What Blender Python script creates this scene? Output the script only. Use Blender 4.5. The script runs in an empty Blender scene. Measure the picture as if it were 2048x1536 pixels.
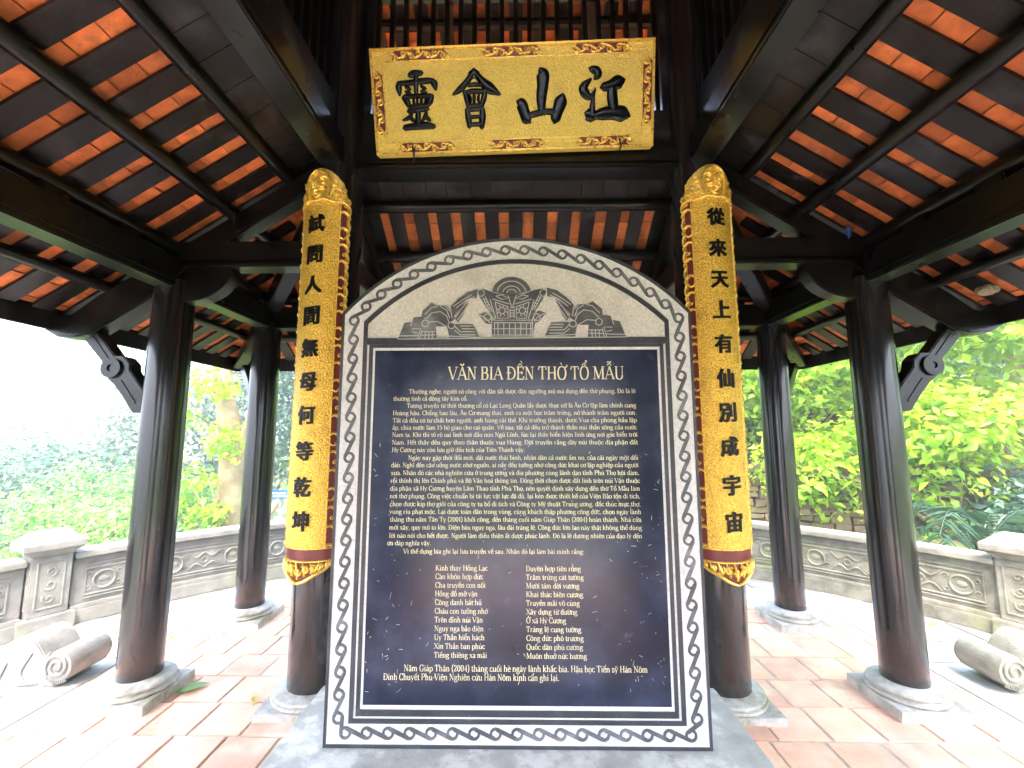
import bpy, bmesh, math, random, unicodedata
import numpy as np
from mathutils import Vector, Matrix
random.seed(7); RNG = np.random.default_rng(7)
S = bpy.context.scene; COL = S.collection; PI = math.pi; R = math.radians

# ------------------------------------------------------------------ camera, light, exposure
cam = bpy.data.cameras.new('camera'); CAM = bpy.data.objects.new('camera', cam); COL.objects.link(CAM); S.camera = CAM
cam.sensor_fit = 'HORIZONTAL'; cam.sensor_width = 36; cam.lens = 860/2048*36; cam.clip_start = .02; cam.clip_end = 2000
_p, _y, _r = .117, -.0139, -.0015
_fw = Vector((math.sin(_y)*math.cos(_p), math.cos(_y)*math.cos(_p), math.sin(_p)))
_rt = Vector((math.cos(_y), -math.sin(_y), 0)); _up = _rt.cross(_fw)
_rt = _rt*math.cos(_r)+_up*math.sin(_r); _up = _rt.cross(_fw)
M = Matrix((_rt, _up, -_fw)).transposed().to_4x4(); M.translation = (.0085, 0, 1.65); CAM.matrix_world = M

SUN_EL, SUN_AZ = R(62), R(-172)          # azimuth clockwise from +Y: the sun stands to the left and a little behind the viewer
W = bpy.data.worlds.new('World'); S.world = W; W.use_nodes = True
nt = W.node_tree; sky = nt.nodes.new('ShaderNodeTexSky'); sky.sky_type = 'NISHITA'; sky.sun_disc = False
sky.sun_elevation = SUN_EL; sky.sun_rotation = SUN_AZ; sky.air_density = 1.2; sky.dust_density = 3.5; sky.ozone_density = .8
bg = nt.nodes['Background']; nt.links.new(sky.outputs[0], bg.inputs[0]); bg.inputs[1].default_value = .15
sl = bpy.data.lights.new('sun', 'SUN'); sl.energy = .8; sl.angle = R(40); sl.color = (1, .95, .87)
SUN = bpy.data.objects.new('sun', sl); COL.objects.link(SUN)
_d = Vector((math.sin(SUN_AZ)*math.cos(SUN_EL), math.cos(SUN_AZ)*math.cos(SUN_EL), math.sin(SUN_EL)))
SUN.rotation_euler = _d.to_track_quat('Z', 'Y').to_euler(); SUN.location = _d*60
S.view_settings.view_transform = 'Standard'; S.view_settings.look = 'None'; S.view_settings.gamma = 1; S.view_settings.use_curve_mapping = False
S.view_settings.exposure = 4.3
S.render.engine = 'CYCLES'; S.cycles.use_denoising = True; S.cycles.max_bounces = 8; S.cycles.diffuse_bounces = 5; S.cycles.glossy_bounces = 4
S.cycles.sample_clamp_indirect = 8

# ------------------------------------------------------------------ materials
def mat(name, base, rough=.6, metal=0., spec=.5, bump=0., bscale=40., var=.0, vscale=3., tint=None, dirt=None, coat=0., stretch=None, detail=6):
    """base colour with noise variety; dirt = (colour, scale, low, high); tint = strength of the per-piece 'tint' attribute"""
    m = bpy.data.materials.new(name); m.use_nodes = True; n = m.node_tree; N = n.nodes; L = n.links
    b = N['Principled BSDF']; b.inputs['Roughness'].default_value = rough; b.inputs['Metallic'].default_value = metal
    b.inputs['Specular IOR Level'].default_value = spec; b.inputs['Coat Weight'].default_value = coat; b.inputs['Coat Roughness'].default_value = .12
    tc = N.new('ShaderNodeTexCoord'); mp = N.new('ShaderNodeMapping'); L.new(tc.outputs['Object'], mp.inputs[0])
    if stretch: mp.inputs['Scale'].default_value = stretch
    col = N.new('ShaderNodeRGB'); col.outputs[0].default_value = (*base, 1); out = col.outputs[0]
    def noise(sc, det=detail):
        t = N.new('ShaderNodeTexNoise'); t.inputs['Scale'].default_value = sc; t.inputs['Detail'].default_value = det; t.inputs['Roughness'].default_value = .6
        L.new(mp.outputs[0], t.inputs['Vector']); return t
    def mul(o, fac_out, lo, hi, flo=.3, fhi=.7):
        r = N.new('ShaderNodeMapRange'); r.inputs[1].default_value = flo; r.inputs[2].default_value = fhi; r.inputs[3].default_value = lo; r.inputs[4].default_value = hi
        L.new(fac_out, r.inputs[0]); x = N.new('ShaderNodeMix'); x.data_type = 'RGBA'; x.blend_type = 'MULTIPLY'; x.inputs[0].default_value = 1
        L.new(o, x.inputs[6]); L.new(r.outputs[0], x.inputs[7]); return x.outputs[2]
    if var: out = mul(out, noise(vscale).outputs[0], 1-var, 1+var)
    if tint:
        a = N.new('ShaderNodeAttribute'); a.attribute_name = 'tint'; out = mul(out, a.outputs['Fac'], 1-tint, 1+tint, 0, 1)
    if dirt:
        for (dc, ds, lo, hi) in (dirt if isinstance(dirt, list) else [dirt]):
            r = N.new('ShaderNodeMapRange'); r.inputs[1].default_value = lo; r.inputs[2].default_value = hi; r.clamp = True
            L.new(noise(ds, 10).outputs[0], r.inputs[0]); x = N.new('ShaderNodeMix'); x.data_type = 'RGBA'
            L.new(r.outputs[0], x.inputs[0]); L.new(out, x.inputs[6]); x.inputs[7].default_value = (*dc, 1); out = x.outputs[2]
    L.new(out, b.inputs['Base Color'])
    if bump:
        bp = N.new('ShaderNodeBump'); bp.inputs['Strength'].default_value = bump; bp.inputs['Distance'].default_value = .01
        L.new(noise(bscale).outputs[0], bp.inputs['Height']); L.new(bp.outputs[0], b.inputs['Normal'])
    rn = N.new('ShaderNodeMapRange'); rn.inputs[3].default_value = max(.03, rough-.1); rn.inputs[4].default_value = min(1, rough+.12)
    L.new(noise(vscale*2.3).outputs[0], rn.inputs[0]); L.new(rn.outputs[0], b.inputs['Roughness'])
    return m

def leafmat(name, base, base2, trans=.5, rough=.45):
    m = bpy.data.materials.new(name); m.use_nodes = True; n = m.node_tree; N = n.nodes; L = n.links
    b = N['Principled BSDF']; b.inputs['Roughness'].default_value = rough
    a = N.new('ShaderNodeAttribute'); a.attribute_name = 'tint'
    x = N.new('ShaderNodeMix'); x.data_type = 'RGBA'; L.new(a.outputs['Fac'], x.inputs[0]); x.inputs[6].default_value = (*base, 1); x.inputs[7].default_value = (*base2, 1)
    L.new(x.outputs[2], b.inputs['Base Color'])
    t = N.new('ShaderNodeBsdfTranslucent'); L.new(x.outputs[2], t.inputs[0])
    ms = N.new('ShaderNodeMixShader'); ms.inputs[0].default_value = trans
    L.new(b.outputs[0], ms.inputs[1]); L.new(t.outputs[0], ms.inputs[2]); L.new(ms.outputs[0], N['Material Output'].inputs[0])
    return m

MT = {}
MT['wood'] = mat('lacquered_dark_timber', (.006, .005, .005), .3, spec=.32, bump=.12, bscale=30, var=.45, vscale=4, coat=.15)
MT['board'] = mat('dark_timber_board', (.012, .01, .011), .34, spec=.32, bump=.18, bscale=30, var=.5, vscale=5, dirt=[((.05, .048, .055), 4.5, .52, .72)])
MT['column'] = mat('black_lacquered_column', (.009, .009, .011), .17, spec=.6, bump=.025, bscale=14, var=.4, vscale=3, stretch=(3, 3, .25), coat=.25, dirt=[((.045, .04, .042), 3, .56, .8)])
def column_wear(m):
    # scuffed brown lacquer at the foot of the columns: wear that belongs to the wood
    n = m.node_tree; N = n.nodes; L = n.links; b = N['Principled BSDF']; old = b.inputs['Base Color'].links[0].from_socket
    tc = N.new('ShaderNodeTexCoord'); sp = N.new('ShaderNodeSeparateXYZ'); L.new(tc.outputs['Object'], sp.inputs[0])
    no = N.new('ShaderNodeTexNoise'); no.inputs['Scale'].default_value = 5; no.inputs['Detail'].default_value = 9; L.new(tc.outputs['Object'], no.inputs['Vector'])
    ad = N.new('ShaderNodeMath'); ad.operation = 'MULTIPLY_ADD'; L.new(no.outputs[0], ad.inputs[0]); ad.inputs[1].default_value = -1.6; L.new(sp.outputs[2], ad.inputs[2])
    mr = N.new('ShaderNodeMapRange'); mr.inputs[1].default_value = .25; mr.inputs[2].default_value = -.75; mr.inputs[3].default_value = 0; mr.inputs[4].default_value = .5; L.new(ad.outputs[0], mr.inputs[0])
    x = N.new('ShaderNodeMix'); x.data_type = 'RGBA'; L.new(mr.outputs[0], x.inputs[0]); L.new(old, x.inputs[6]); x.inputs[7].default_value = (.06, .042, .033, 1)
    L.new(x.outputs[2], b.inputs['Base Color'])
column_wear(MT['column'])
MT['clay'] = mat('clay_roof_tile', (.58, .16, .048), .75, bump=.35, bscale=60, var=.3, vscale=9, tint=.38, dirt=[((.2, .07, .03), 5, .55, .75), ((.5, .3, .2), 11, .64, .85)])
MT['redwood'] = mat('varnished_red_brown_wood', (.2, .1, .07), .4, var=.3, vscale=6)
MT['gold'] = mat('gold_leaf_paint', (.93, .56, .09), .28, metal=.55, bump=1.3, bscale=85, var=.2, vscale=75, detail=2, dirt=[((.55, .32, .06), 9, .56, .8)])
MT['goldsign'] = mat('gold_leaf_sign', (.97, .7, .16), .34, metal=.28, bump=1.2, bscale=110, var=.16, vscale=90, detail=2, dirt=[((.75, .5, .13), 5, .55, .8)])
MT['goldrelief'] = mat('gold_leaf_carving', (.9, .6, .12), .28, metal=.55, bump=.12, bscale=50, var=.18, vscale=18)
MT['red'] = mat('dark_red_lacquer', (.17, .028, .024), .35, bump=.05, bscale=60, var=.2, vscale=10)
MT['ink'] = mat('black_gloss_lacquer', (.006, .006, .008), .2, spec=.6, coat=.5)
MT['ink3'] = mat('thick_black_lacquer', (.004, .004, .005), .22, spec=.3)
MT['ink2'] = mat('black_lettering_paint', (.006, .006, .008), .45, spec=.25)
MT['stone'] = mat('grey_carved_stone', (.7, .695, .68), .75, bump=.6, bscale=150, var=.16, vscale=60, dirt=[((.42, .42, .42), 3.5, .58, .8)])
MT['tymp'] = mat('chiselled_pale_stone', (.7, .665, .6), .75, bump=.9, bscale=150, var=.18, vscale=60, dirt=[((.4, .36, .3), 2.5, .55, .8)])
MT['dark'] = mat('polished_dark_stone', (.05, .052, .06), .32, bump=.06, bscale=90, var=.35, vscale=9, dirt=[((.3, .31, .33), 20, .62, .9)])
MT['chain'] = mat('worn_dark_relief_stone', (.085, .085, .09), .42, bump=.25, bscale=120, var=.4, vscale=14, dirt=[((.3, .3, .31), 6, .5, .8), ((.45, .45, .44), 40, .68, .8)])
MT['panel'] = mat('sky_tinted_black_stone', (.013, .018, .04), .19, spec=.55, bump=.03, bscale=60, var=.4, vscale=3, dirt=[((.07, .085, .145), 2.6, .46, .85), ((.13, .14, .17), 7, .64, .88), ((.38, .4, .44), 30, .72, .79)])  # blue sky reflection put into base and cloud colours, with worn pale specks
MT['line'] = mat('pale_incised_line', (.55, .55, .53), .7)
MT['letter'] = mat('pale_yellow_paint', (.74, .68, .43), .6, var=.25, vscale=30)
MT['concrete'] = mat('cement_plinth', (.5, .49, .45), .75, bump=.4, bscale=60, var=.3, vscale=5, dirt=[((.75, .73, .68), 5, .5, .62), ((.2, .2, .17), 9, .6, .8)])
MT['terra'] = mat('terracotta_floor_tile', (.84, .47, .33), .3, spec=.5, bump=.12, bscale=50, var=.18, vscale=7, tint=.17, dirt=[((.84, .68, .52), 3.2, .5, .75), ((.55, .45, .33), 14, .66, .9)])
MT['grout'] = mat('mossy_mortar', (.5, .46, .36), .9, bump=.4, bscale=90, var=.3, vscale=8, dirt=((.34, .38, .16), 1.3, .5, .7))
MT['kerb'] = mat('pale_kerb_stone', (.42, .41, .39), .6, bump=.25, bscale=80, var=.2, vscale=5, dirt=((.4, .39, .33), 6, .55, .75))
MT['paving'] = mat('grey_paving_slab', (.2, .195, .175), .7, bump=.35, bscale=70, var=.25, vscale=4, tint=.2, dirt=((.22, .25, .12), 1.2, .52, .72))
MT['base'] = mat('pale_column_base_stone', (.5, .48, .43), .7, bump=.5, bscale=70, var=.3, vscale=12, dirt=[((.24, .22, .14), 7, .48, .7), ((.62, .6, .55), 16, .6, .7)])
MT['balus'] = mat('weathered_stone', (.22, .21, .19), .8, bump=.5, bscale=60, var=.3, vscale=6, dirt=[((.17, .16, .13), 4, .52, .75), ((.27, .29, .18), 1.7, .55, .75)])
MT['balus2'] = mat('stained_weathered_stone', (.22, .205, .16), .85, bump=.5, bscale=60, var=.35, vscale=6, dirt=[((.09, .085, .06), 5, .5, .72), ((.2, .22, .1), 1.7, .52, .72)])
MT['moss'] = mat('mossy_scroll_stone', (.26, .25, .2), .8, bump=.5, bscale=60, var=.3, vscale=7, dirt=[((.24, .23, .12), 5, .48, .7)])
MT['earth'] = mat('grass_and_soil', (.09, .13, .035), .95, bump=.5, bscale=8, var=.4, vscale=2, dirt=((.14, .1, .06), .8, .55, .7))
MT['laterite'] = mat('laterite_block', (.13, .09, .05), .9, bump=1.0, bscale=20, var=.35, vscale=8, tint=.3, dirt=((.08, .09, .03), 2, .46, .66))
MT['bark'] = mat('pale_bark', (.2, .145, .075), .85, bump=.6, bscale=18, var=.3, vscale=4, dirt=((.26, .26, .14), 2, .5, .68))
MT['twig'] = mat('tan_branch_bark', (.4, .3, .17), .8, bump=.3, bscale=40, var=.25, vscale=6)
MT['nest'] = mat('wasp_nest_paper', (.3, .24, .15), .9, bump=.8, bscale=60, var=.4, vscale=30)
MT['blue'] = mat('blue_enamel', (.03, .13, .5), .4)
MT['white'] = mat('white_paint', (.8, .8, .8), .5)
MT['steel'] = mat('grey_painted_post', (.25, .26, .27), .5)
MT['cloth'] = mat('blue_cloth', (.02, .1, .35), .8)
MT['leaf_yg'] = leafmat('bright_young_leaf', (.18, .4, .015), (.46, .6, .035), .6)
MT['leaf_mid'] = leafmat('mid_green_leaf', (.1, .25, .03), (.28, .44, .06), .5)
MT['leaf_blue'] = leafmat('dark_bluish_leaf', (.035, .1, .06), (.1, .2, .12), .35, .35)
MT['leaf_grey'] = leafmat('grey_green_leaf', (.16, .24, .18), (.34, .42, .33), .35, .4)
MT['leaf_lg'] = leafmat('fresh_light_green_leaf', (.06, .22, .04), (.3, .5, .1), .45)
MT['leaf_far'] = leafmat('haze_paled_leaf', (.18, .3, .14), (.36, .46, .22), .5)  # paleness of haze and glare put into the leaf colour
MT['frond'] = leafmat('dark_palm_frond', (.015, .05, .025), (.05, .11, .05), .2, .25)
MT['fallen'] = leafmat('fallen_leaf_green', (.16, .3, .07), (.3, .42, .12), .2)
MT['fallen_y'] = leafmat('fallen_leaf_yellow', (.5, .42, .05), (.6, .5, .08), .2)

# ------------------------------------------------------------------ helpers
def obj(name, verts, faces, m, parent=None, smooth=False, tint=None):
    me = bpy.data.meshes.new(name); me.from_pydata([tuple(v) for v in verts], [], faces); me.materials.append(m)
    if smooth: me.polygons.foreach_set('use_smooth', [True]*len(me.polygons))
    if tint is not None:
        a = me.attributes.new('tint', 'FLOAT', 'FACE'); a.data.foreach_set('value', tint)
    me.update(); o = bpy.data.objects.new(name, me); COL.objects.link(o)
    if parent: o.parent = parent
    return o
def empty(name, loc=(0, 0, 0), rz=0, parent=None):
    o = bpy.data.objects.new(name, None); COL.objects.link(o); o.location = loc; o.rotation_euler = (0, 0, rz); o.empty_display_size = .1
    if parent: o.parent = parent
    return o
def tag(o, label, cat, group=None):
    o['label'] = label; o['category'] = cat
    if group: o['group'] = group
    return o
def structure(o): o['kind'] = 'structure'; return o

class MB:
    """collects shapes into one mesh"""
    def __init__(s): s.v = []; s.f = []; s.t = []
    def add(s, vs, fs, t=.5):
        b = len(s.v); s.v += [tuple(v) for v in vs]; s.f += [tuple(b+i for i in f) for f in fs]; s.t += [t]*len(fs)
    def box(s, x0, x1, y0, y1, z0, z1, t=.5, fn=None):
        vs = [(x, y, z) for z in (z0, z1) for x, y in ((x0, y0), (x1, y0), (x1, y1), (x0, y1))]
        if fn: vs = [fn(v) for v in vs]
        s.add(vs, [(3, 2, 1, 0), (4, 5, 6, 7), (0, 1, 5, 4), (1, 2, 6, 5), (2, 3, 7, 6), (3, 0, 4, 7)], t)
    def prism(s, poly, ax, lo, hi, fn=None):
        """extrude a 2D polygon along axis ax ('x','y','z'); poly in the two other axes in order"""
        def P(a, b, c): return {'x': (c, a, b), 'y': (a, c, b), 'z': (a, b, c)}[ax]
        n = len(poly); vs = [P(a, b, lo) for a, b in poly]+[P(a, b, hi) for a, b in poly]
        if fn: vs = [fn(v) for v in vs]
        s.add(vs, [tuple(range(n-1, -1, -1)), tuple(range(n, 2*n))]+[(i, (i+1) % n, n+(i+1) % n, n+i) for i in range(n)])
    def lathe(s, prof, c=(0, 0, 0), n=28):
        k = len(prof); vs = [(c[0]+r*math.cos(2*PI*i/n), c[1]+r*math.sin(2*PI*i/n), c[2]+z) for i in range(n) for r, z in prof]
        fs = [(i*k+j, ((i+1) % n)*k+j, ((i+1) % n)*k+j+1, i*k+j+1) for i in range(n) for j in range(k-1)]
        fs += [tuple(i*k+k-1 for i in range(n)), tuple(i*k for i in range(n-1, -1, -1))]
        s.add(vs, fs)
    def tube(s, pts, rad, n=8, cap=True):
        pts = [Vector(p) for p in pts]; N = len(pts); rad = rad if hasattr(rad, '__len__') else [rad]*N
        vs = []; prev = None
        for i, p in enumerate(pts):
            d = (pts[min(i+1, N-1)]-pts[max(i-1, 0)]).normalized()
            a = prev if prev is not None else (Vector((0, 0, 1)) if abs(d.z) < .9 else Vector((1, 0, 0)))
            a = (a-d*a.dot(d)).normalized(); prev = a; b = d.cross(a)
            vs += [p+(a*math.cos(2*PI*k/n)+b*math.sin(2*PI*k/n))*rad[i] for k in range(n)]
        fs = [(i*n+k, i*n+(k+1) % n, (i+1)*n+(k+1) % n, (i+1)*n+k) for i in range(N-1) for k in range(n)]
        if cap: fs += [tuple(range(n-1, -1, -1)), tuple((N-1)*n+k for k in range(n))]
        s.add(vs, fs)
    def build(s, name, m, parent=None, smooth=False, bevel=0, tint=False, angle=35):
        o = obj(name, s.v, s.f, m, parent, smooth, s.t if tint else None)
        if bevel or smooth:
            bm = bmesh.new(); bm.from_mesh(o.data); bmesh.ops.recalc_face_normals(bm, faces=bm.faces[:])
            if bevel:
                es = [e for e in bm.edges if len(e.link_faces) == 2 and e.calc_face_angle(0) > R(30)]
                bmesh.ops.bevel(bm, geom=es, offset=bevel, segments=2, affect='EDGES', clamp_overlap=True)
            if smooth or bevel:
                for f in bm.faces: f.smooth = True
                for e in bm.edges:
                    if len(e.link_faces) == 2 and e.calc_face_angle(0) > R(angle): e.smooth = False
            bm.to_mesh(o.data); bm.free()
        return o

def catmull(pts, k=6):
    pts = [np.array(p, float) for p in pts]
    if len(pts) < 3: return [pts[0]+(pts[-1]-pts[0])*t for t in np.linspace(0, 1, k)]
    P = [2*pts[0]-pts[1]]+pts+[2*pts[-1]-pts[-2]]; out = []
    for i in range(1, len(P)-2):
        for t in np.linspace(0, 1, k, endpoint=False):
            a, b, c, d = P[i-1:i+3]
            out.append(.5*((2*b)+(c-a)*t+(2*a-5*b+4*c-d)*t*t+(3*b-a-3*c+d)*t**3))
    return out+[pts[-1]]
def brush(mb, pts, fn, h=.01, k=5, base=0., dome=5):
    """a raised, domed stroke through (u, v, width) points; fn maps (u, v, height) into 3D"""
    P = catmull(pts, k); N = len(P); vs = []; 
    for i, p in enumerate(P):
        d = P[min(i+1, N-1)][:2]-P[max(i-1, 0)][:2]; L = np.hypot(*d) or 1; nx, ny = -d[1]/L, d[0]/L
        w = max(p[2], .0005)/2
        for j in range(dome):
            a = PI*j/(dome-1); vs.append(fn(p[0]+nx*w*math.cos(a), p[1]+ny*w*math.cos(a), base+math.sin(a)*h*min(1, p[2]/(h*1.2)+.2)))
    fs = [(i*dome+j, (i+1)*dome+j, (i+1)*dome+j+1, i*dome+j+1) for i in range(N-1) for j in range(dome-1)]
    # rounded ends
    for e, s in ((0, -1), (N-1, 1)):
        d = P[e][:2]-P[e-s][:2]; L = np.hypot(*d) or 1; c = P[e][:2]+d/L*P[e][2]*.42
        vs.append(fn(c[0], c[1], base)); q = len(vs)-1
        fs += [(e*dome+j, e*dome+j+1, q) if s > 0 else (e*dome+j+1, e*dome+j, q) for j in range(dome-1)]
    mb.add(vs, fs)
def spiral(cx, cy, r, turns=1.5, a0=0, w=.01, sgn=1, n=14, r1=.15):
    return [(cx+math.cos(a0+sgn*t*turns*2*PI)*r*(1-t*(1-r1)), cy+math.sin(a0+sgn*t*turns*2*PI)*r*(1-t*(1-r1)), w*(1-.35*t)) for t in np.linspace(0, 1, n)]
# ------------------------------------------------------------------ traced outlines (metres on the flat face they lie on)
SIGN= {'江':[[(0.525,0.18,0.0249),(0.563,0.164,0.0424),(0.573,0.135,0.0374),(0.554,0.112,0.0175)],[(0.529,0.11,0.0125),(0.487,0.072,0.0374),(0.48,0.037,0.0449),(0.503,0.0,0.0374),(0.539,-0.019,0.0175)],[(0.523,-0.012,0.0224),(0.547,0.017,0.0175),(0.56,0.052,0.0037)],[(0.49,-0.116,0.0175),(0.511,-0.124,0.0574),(0.537,-0.145,0.0424),(0.538,-0.091,0.0299),(0.541,-0.043,0.0224),(0.555,0.029,0.005)],[(0.608,0.054,0.0374),(0.664,0.064,0.0499),(0.713,0.086,0.0598),(0.743,0.095,0.0324)],[(0.671,0.052,0.0424),(0.673,-0.022,0.0499),(0.682,-0.094,0.0449),(0.687,-0.124,0.0374)],[(0.546,-0.139,0.0324),(0.606,-0.126,0.0549),(0.681,-0.121,0.0623),(0.744,-0.132,0.0698),(0.782,-0.145,0.0299)]],'山':[[(0.19,0.189,0.0249),(0.205,0.155,0.0574),(0.204,0.085,0.0524),(0.194,0.002,0.0474),(0.194,-0.106,0.0324)],[(0.032,-0.02,0.0199),(0.057,-0.037,0.0499),(0.076,-0.097,0.0499),(0.097,-0.146,0.0524),(0.113,-0.167,0.0175)],[(0.078,-0.128,0.0249),(0.154,-0.108,0.0299),(0.229,-0.097,0.0274),(0.292,-0.106,0.0324)],[(0.339,0.013,0.0224),(0.327,-0.025,0.0574),(0.302,-0.097,0.0499),(0.286,-0.151,0.0449),(0.279,-0.179,0.0125)]],'會':[[(-0.257,0.207,0.015),(-0.257,0.184,0.0524),(-0.258,0.161,0.0374)],[(-0.265,0.179,0.0274),(-0.31,0.121,0.0274),(-0.355,0.075,0.0299),(-0.406,0.04,0.01)],[(-0.25,0.184,0.0274),(-0.21,0.13,0.0349),(-0.156,0.076,0.0499),(-0.085,0.03,0.0125)],[(-0.302,0.095,0.0125),(-0.261,0.102,0.0199),(-0.215,0.097,0.015)],[(-0.328,0.056,0.0175),(-0.314,0.014,0.0249),(-0.307,-0.04,0.0175)],[(-0.325,0.05,0.0199),(-0.262,0.058,0.0249),(-0.188,0.054,0.0199)],[(-0.186,0.059,0.0199),(-0.197,0.011,0.0274),(-0.215,-0.046,0.0199)],[(-0.309,-0.043,0.0199),(-0.259,-0.037,0.0199),(-0.209,-0.041,0.0175)],[(-0.261,0.055,0.015),(-0.263,0.007,0.0162),(-0.264,-0.037,0.0125)],[(-0.294,0.035,0.01),(-0.288,0.008,0.015),(-0.288,-0.017,0.01)],[(-0.229,0.034,0.01),(-0.235,0.006,0.015),(-0.231,-0.019,0.01)],[(-0.316,-0.06,0.0199),(-0.307,-0.118,0.0299),(-0.301,-0.182,0.0224)],[(-0.313,-0.067,0.0175),(-0.26,-0.061,0.0249),(-0.207,-0.06,0.0224)],[(-0.209,-0.058,0.0224),(-0.211,-0.121,0.0324),(-0.218,-0.191,0.0224)],[(-0.299,-0.118,0.015),(-0.259,-0.115,0.0175),(-0.221,-0.113,0.015)],[(-0.301,-0.17,0.0175),(-0.26,-0.166,0.0199),(-0.217,-0.169,0.0175)]],'靈':[[(-0.696,0.18,0.0224),(-0.661,0.191,0.0324),(-0.608,0.194,0.0199)],[(-0.65,0.2,0.0199),(-0.651,0.141,0.0249),(-0.656,0.053,0.0199)],[(-0.773,0.135,0.0175),(-0.772,0.103,0.0299),(-0.768,0.049,0.0125)],[(-0.773,0.13,0.0199),(-0.701,0.131,0.0249),(-0.589,0.14,0.0274),(-0.533,0.138,0.0224)],[(-0.551,0.141,0.0175),(-0.53,0.121,0.0324),(-0.52,0.077,0.0125)],[(-0.727,0.105,0.0125),(-0.706,0.095,0.0175),(-0.689,0.085,0.01)],[(-0.729,0.072,0.0125),(-0.707,0.065,0.0175),(-0.69,0.059,0.01)],[(-0.621,0.107,0.0125),(-0.603,0.095,0.0175),(-0.585,0.088,0.01)],[(-0.623,0.072,0.0125),(-0.605,0.067,0.0175),(-0.583,0.061,0.01)],[(-0.746,0.037,0.0199),(-0.721,0.006,0.0299),(-0.708,-0.03,0.0199)],[(-0.738,0.039,0.0199),(-0.644,0.04,0.0224),(-0.55,0.039,0.0199)],[(-0.546,0.042,0.0199),(-0.564,0.003,0.0299),(-0.582,-0.029,0.0175)],[(-0.71,-0.034,0.0199),(-0.647,-0.028,0.0249),(-0.577,-0.027,0.0175)],[(-0.676,0.035,0.0125),(-0.675,-0.025,0.015)],[(-0.649,0.035,0.0125),(-0.652,-0.025,0.0125)],[(-0.619,0.036,0.015),(-0.627,-0.026,0.015)],[(-0.589,0.035,0.0125),(-0.599,-0.022,0.0125)],[(-0.718,-0.062,0.0199),(-0.649,-0.054,0.0249),(-0.578,-0.049,0.0175)],[(-0.649,-0.057,0.0224),(-0.652,-0.11,0.0274),(-0.652,-0.171,0.0224)],[(-0.69,-0.073,0.0125),(-0.708,-0.102,0.0224),(-0.756,-0.122,0.01)],[(-0.711,-0.099,0.0125),(-0.69,-0.119,0.0199),(-0.673,-0.134,0.01)],[(-0.593,-0.068,0.015),(-0.601,-0.099,0.0224),(-0.628,-0.132,0.01)],[(-0.594,-0.094,0.0125),(-0.581,-0.118,0.0199),(-0.567,-0.131,0.01)],[(-0.75,-0.173,0.0274),(-0.68,-0.165,0.0324),(-0.604,-0.162,0.0349),(-0.543,-0.171,0.0224)]]}
RELIEF_P= [[(-0.625,2.152),(-0.598,2.238),(-0.552,2.246),(-0.544,2.269),(-0.502,2.274),(-0.479,2.259),(-0.447,2.292),(-0.402,2.299),(-0.368,2.274),(-0.356,2.242),(-0.325,2.232),(-0.227,2.231),(-0.193,2.157),(-0.354,2.157),(-0.371,2.22),(-0.427,2.221),(-0.422,2.151)],[(-0.502,2.274),(-0.499,2.306),(-0.449,2.349),(-0.422,2.331),(-0.372,2.333),(-0.334,2.294),(-0.327,2.263),(-0.352,2.239),(-0.368,2.274),(-0.402,2.301),(-0.447,2.293),(-0.477,2.263)],[(-0.206,2.422),(-0.259,2.406),(-0.312,2.367),(-0.35,2.327),(-0.334,2.274),(-0.296,2.322),(-0.259,2.371),(-0.21,2.375)],[(-0.327,2.263),(-0.296,2.322),(-0.251,2.363),(-0.259,2.336),(-0.288,2.274),(-0.31,2.242)],[(-0.201,2.283),(-0.16,2.296),(-0.137,2.273),(-0.129,2.231),(-0.16,2.235),(-0.182,2.262)],[(0.579,2.156),(0.552,2.242),(0.507,2.25),(0.499,2.273),(0.457,2.278),(0.434,2.264),(0.403,2.296),(0.358,2.304),(0.324,2.28),(0.312,2.248),(0.282,2.238),(0.185,2.238),(0.15,2.164),(0.311,2.163),(0.327,2.226),(0.383,2.226),(0.378,2.157)],[(0.457,2.278),(0.455,2.31),(0.405,2.353),(0.378,2.335),(0.329,2.338),(0.291,2.299),(0.284,2.269),(0.309,2.245),(0.324,2.28),(0.358,2.306),(0.403,2.298),(0.433,2.268)],[(0.164,2.429),(0.217,2.413),(0.269,2.373),(0.306,2.333),(0.29,2.28),(0.254,2.328),(0.217,2.377),(0.168,2.382)],[(0.284,2.269),(0.254,2.328),(0.209,2.37),(0.216,2.342),(0.245,2.28),(0.267,2.248)],[(0.159,2.29),(0.118,2.304),(0.095,2.281),(0.087,2.239),(0.117,2.242),(0.14,2.269)],[(-0.206,2.414),(-0.176,2.423),(-0.13,2.405),(-0.077,2.391),(-0.024,2.387),(0.037,2.393),(0.09,2.412),(0.139,2.423),(0.162,2.407),(0.139,2.361),(0.097,2.295),(0.081,2.255),(-0.111,2.256),(-0.141,2.296),(-0.195,2.378)],[(-0.136,2.248),(0.102,2.247),(0.088,2.164),(-0.125,2.165)],[(-0.132,2.413),(-0.128,2.417),(-0.121,2.436),(-0.109,2.452),(-0.094,2.466),(-0.076,2.477),(-0.056,2.485),(-0.035,2.488),(-0.013,2.488),(0.009,2.484),(0.029,2.476),(0.047,2.465),(0.062,2.451),(0.073,2.434),(0.08,2.416),(-0.024,2.387)]]
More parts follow.
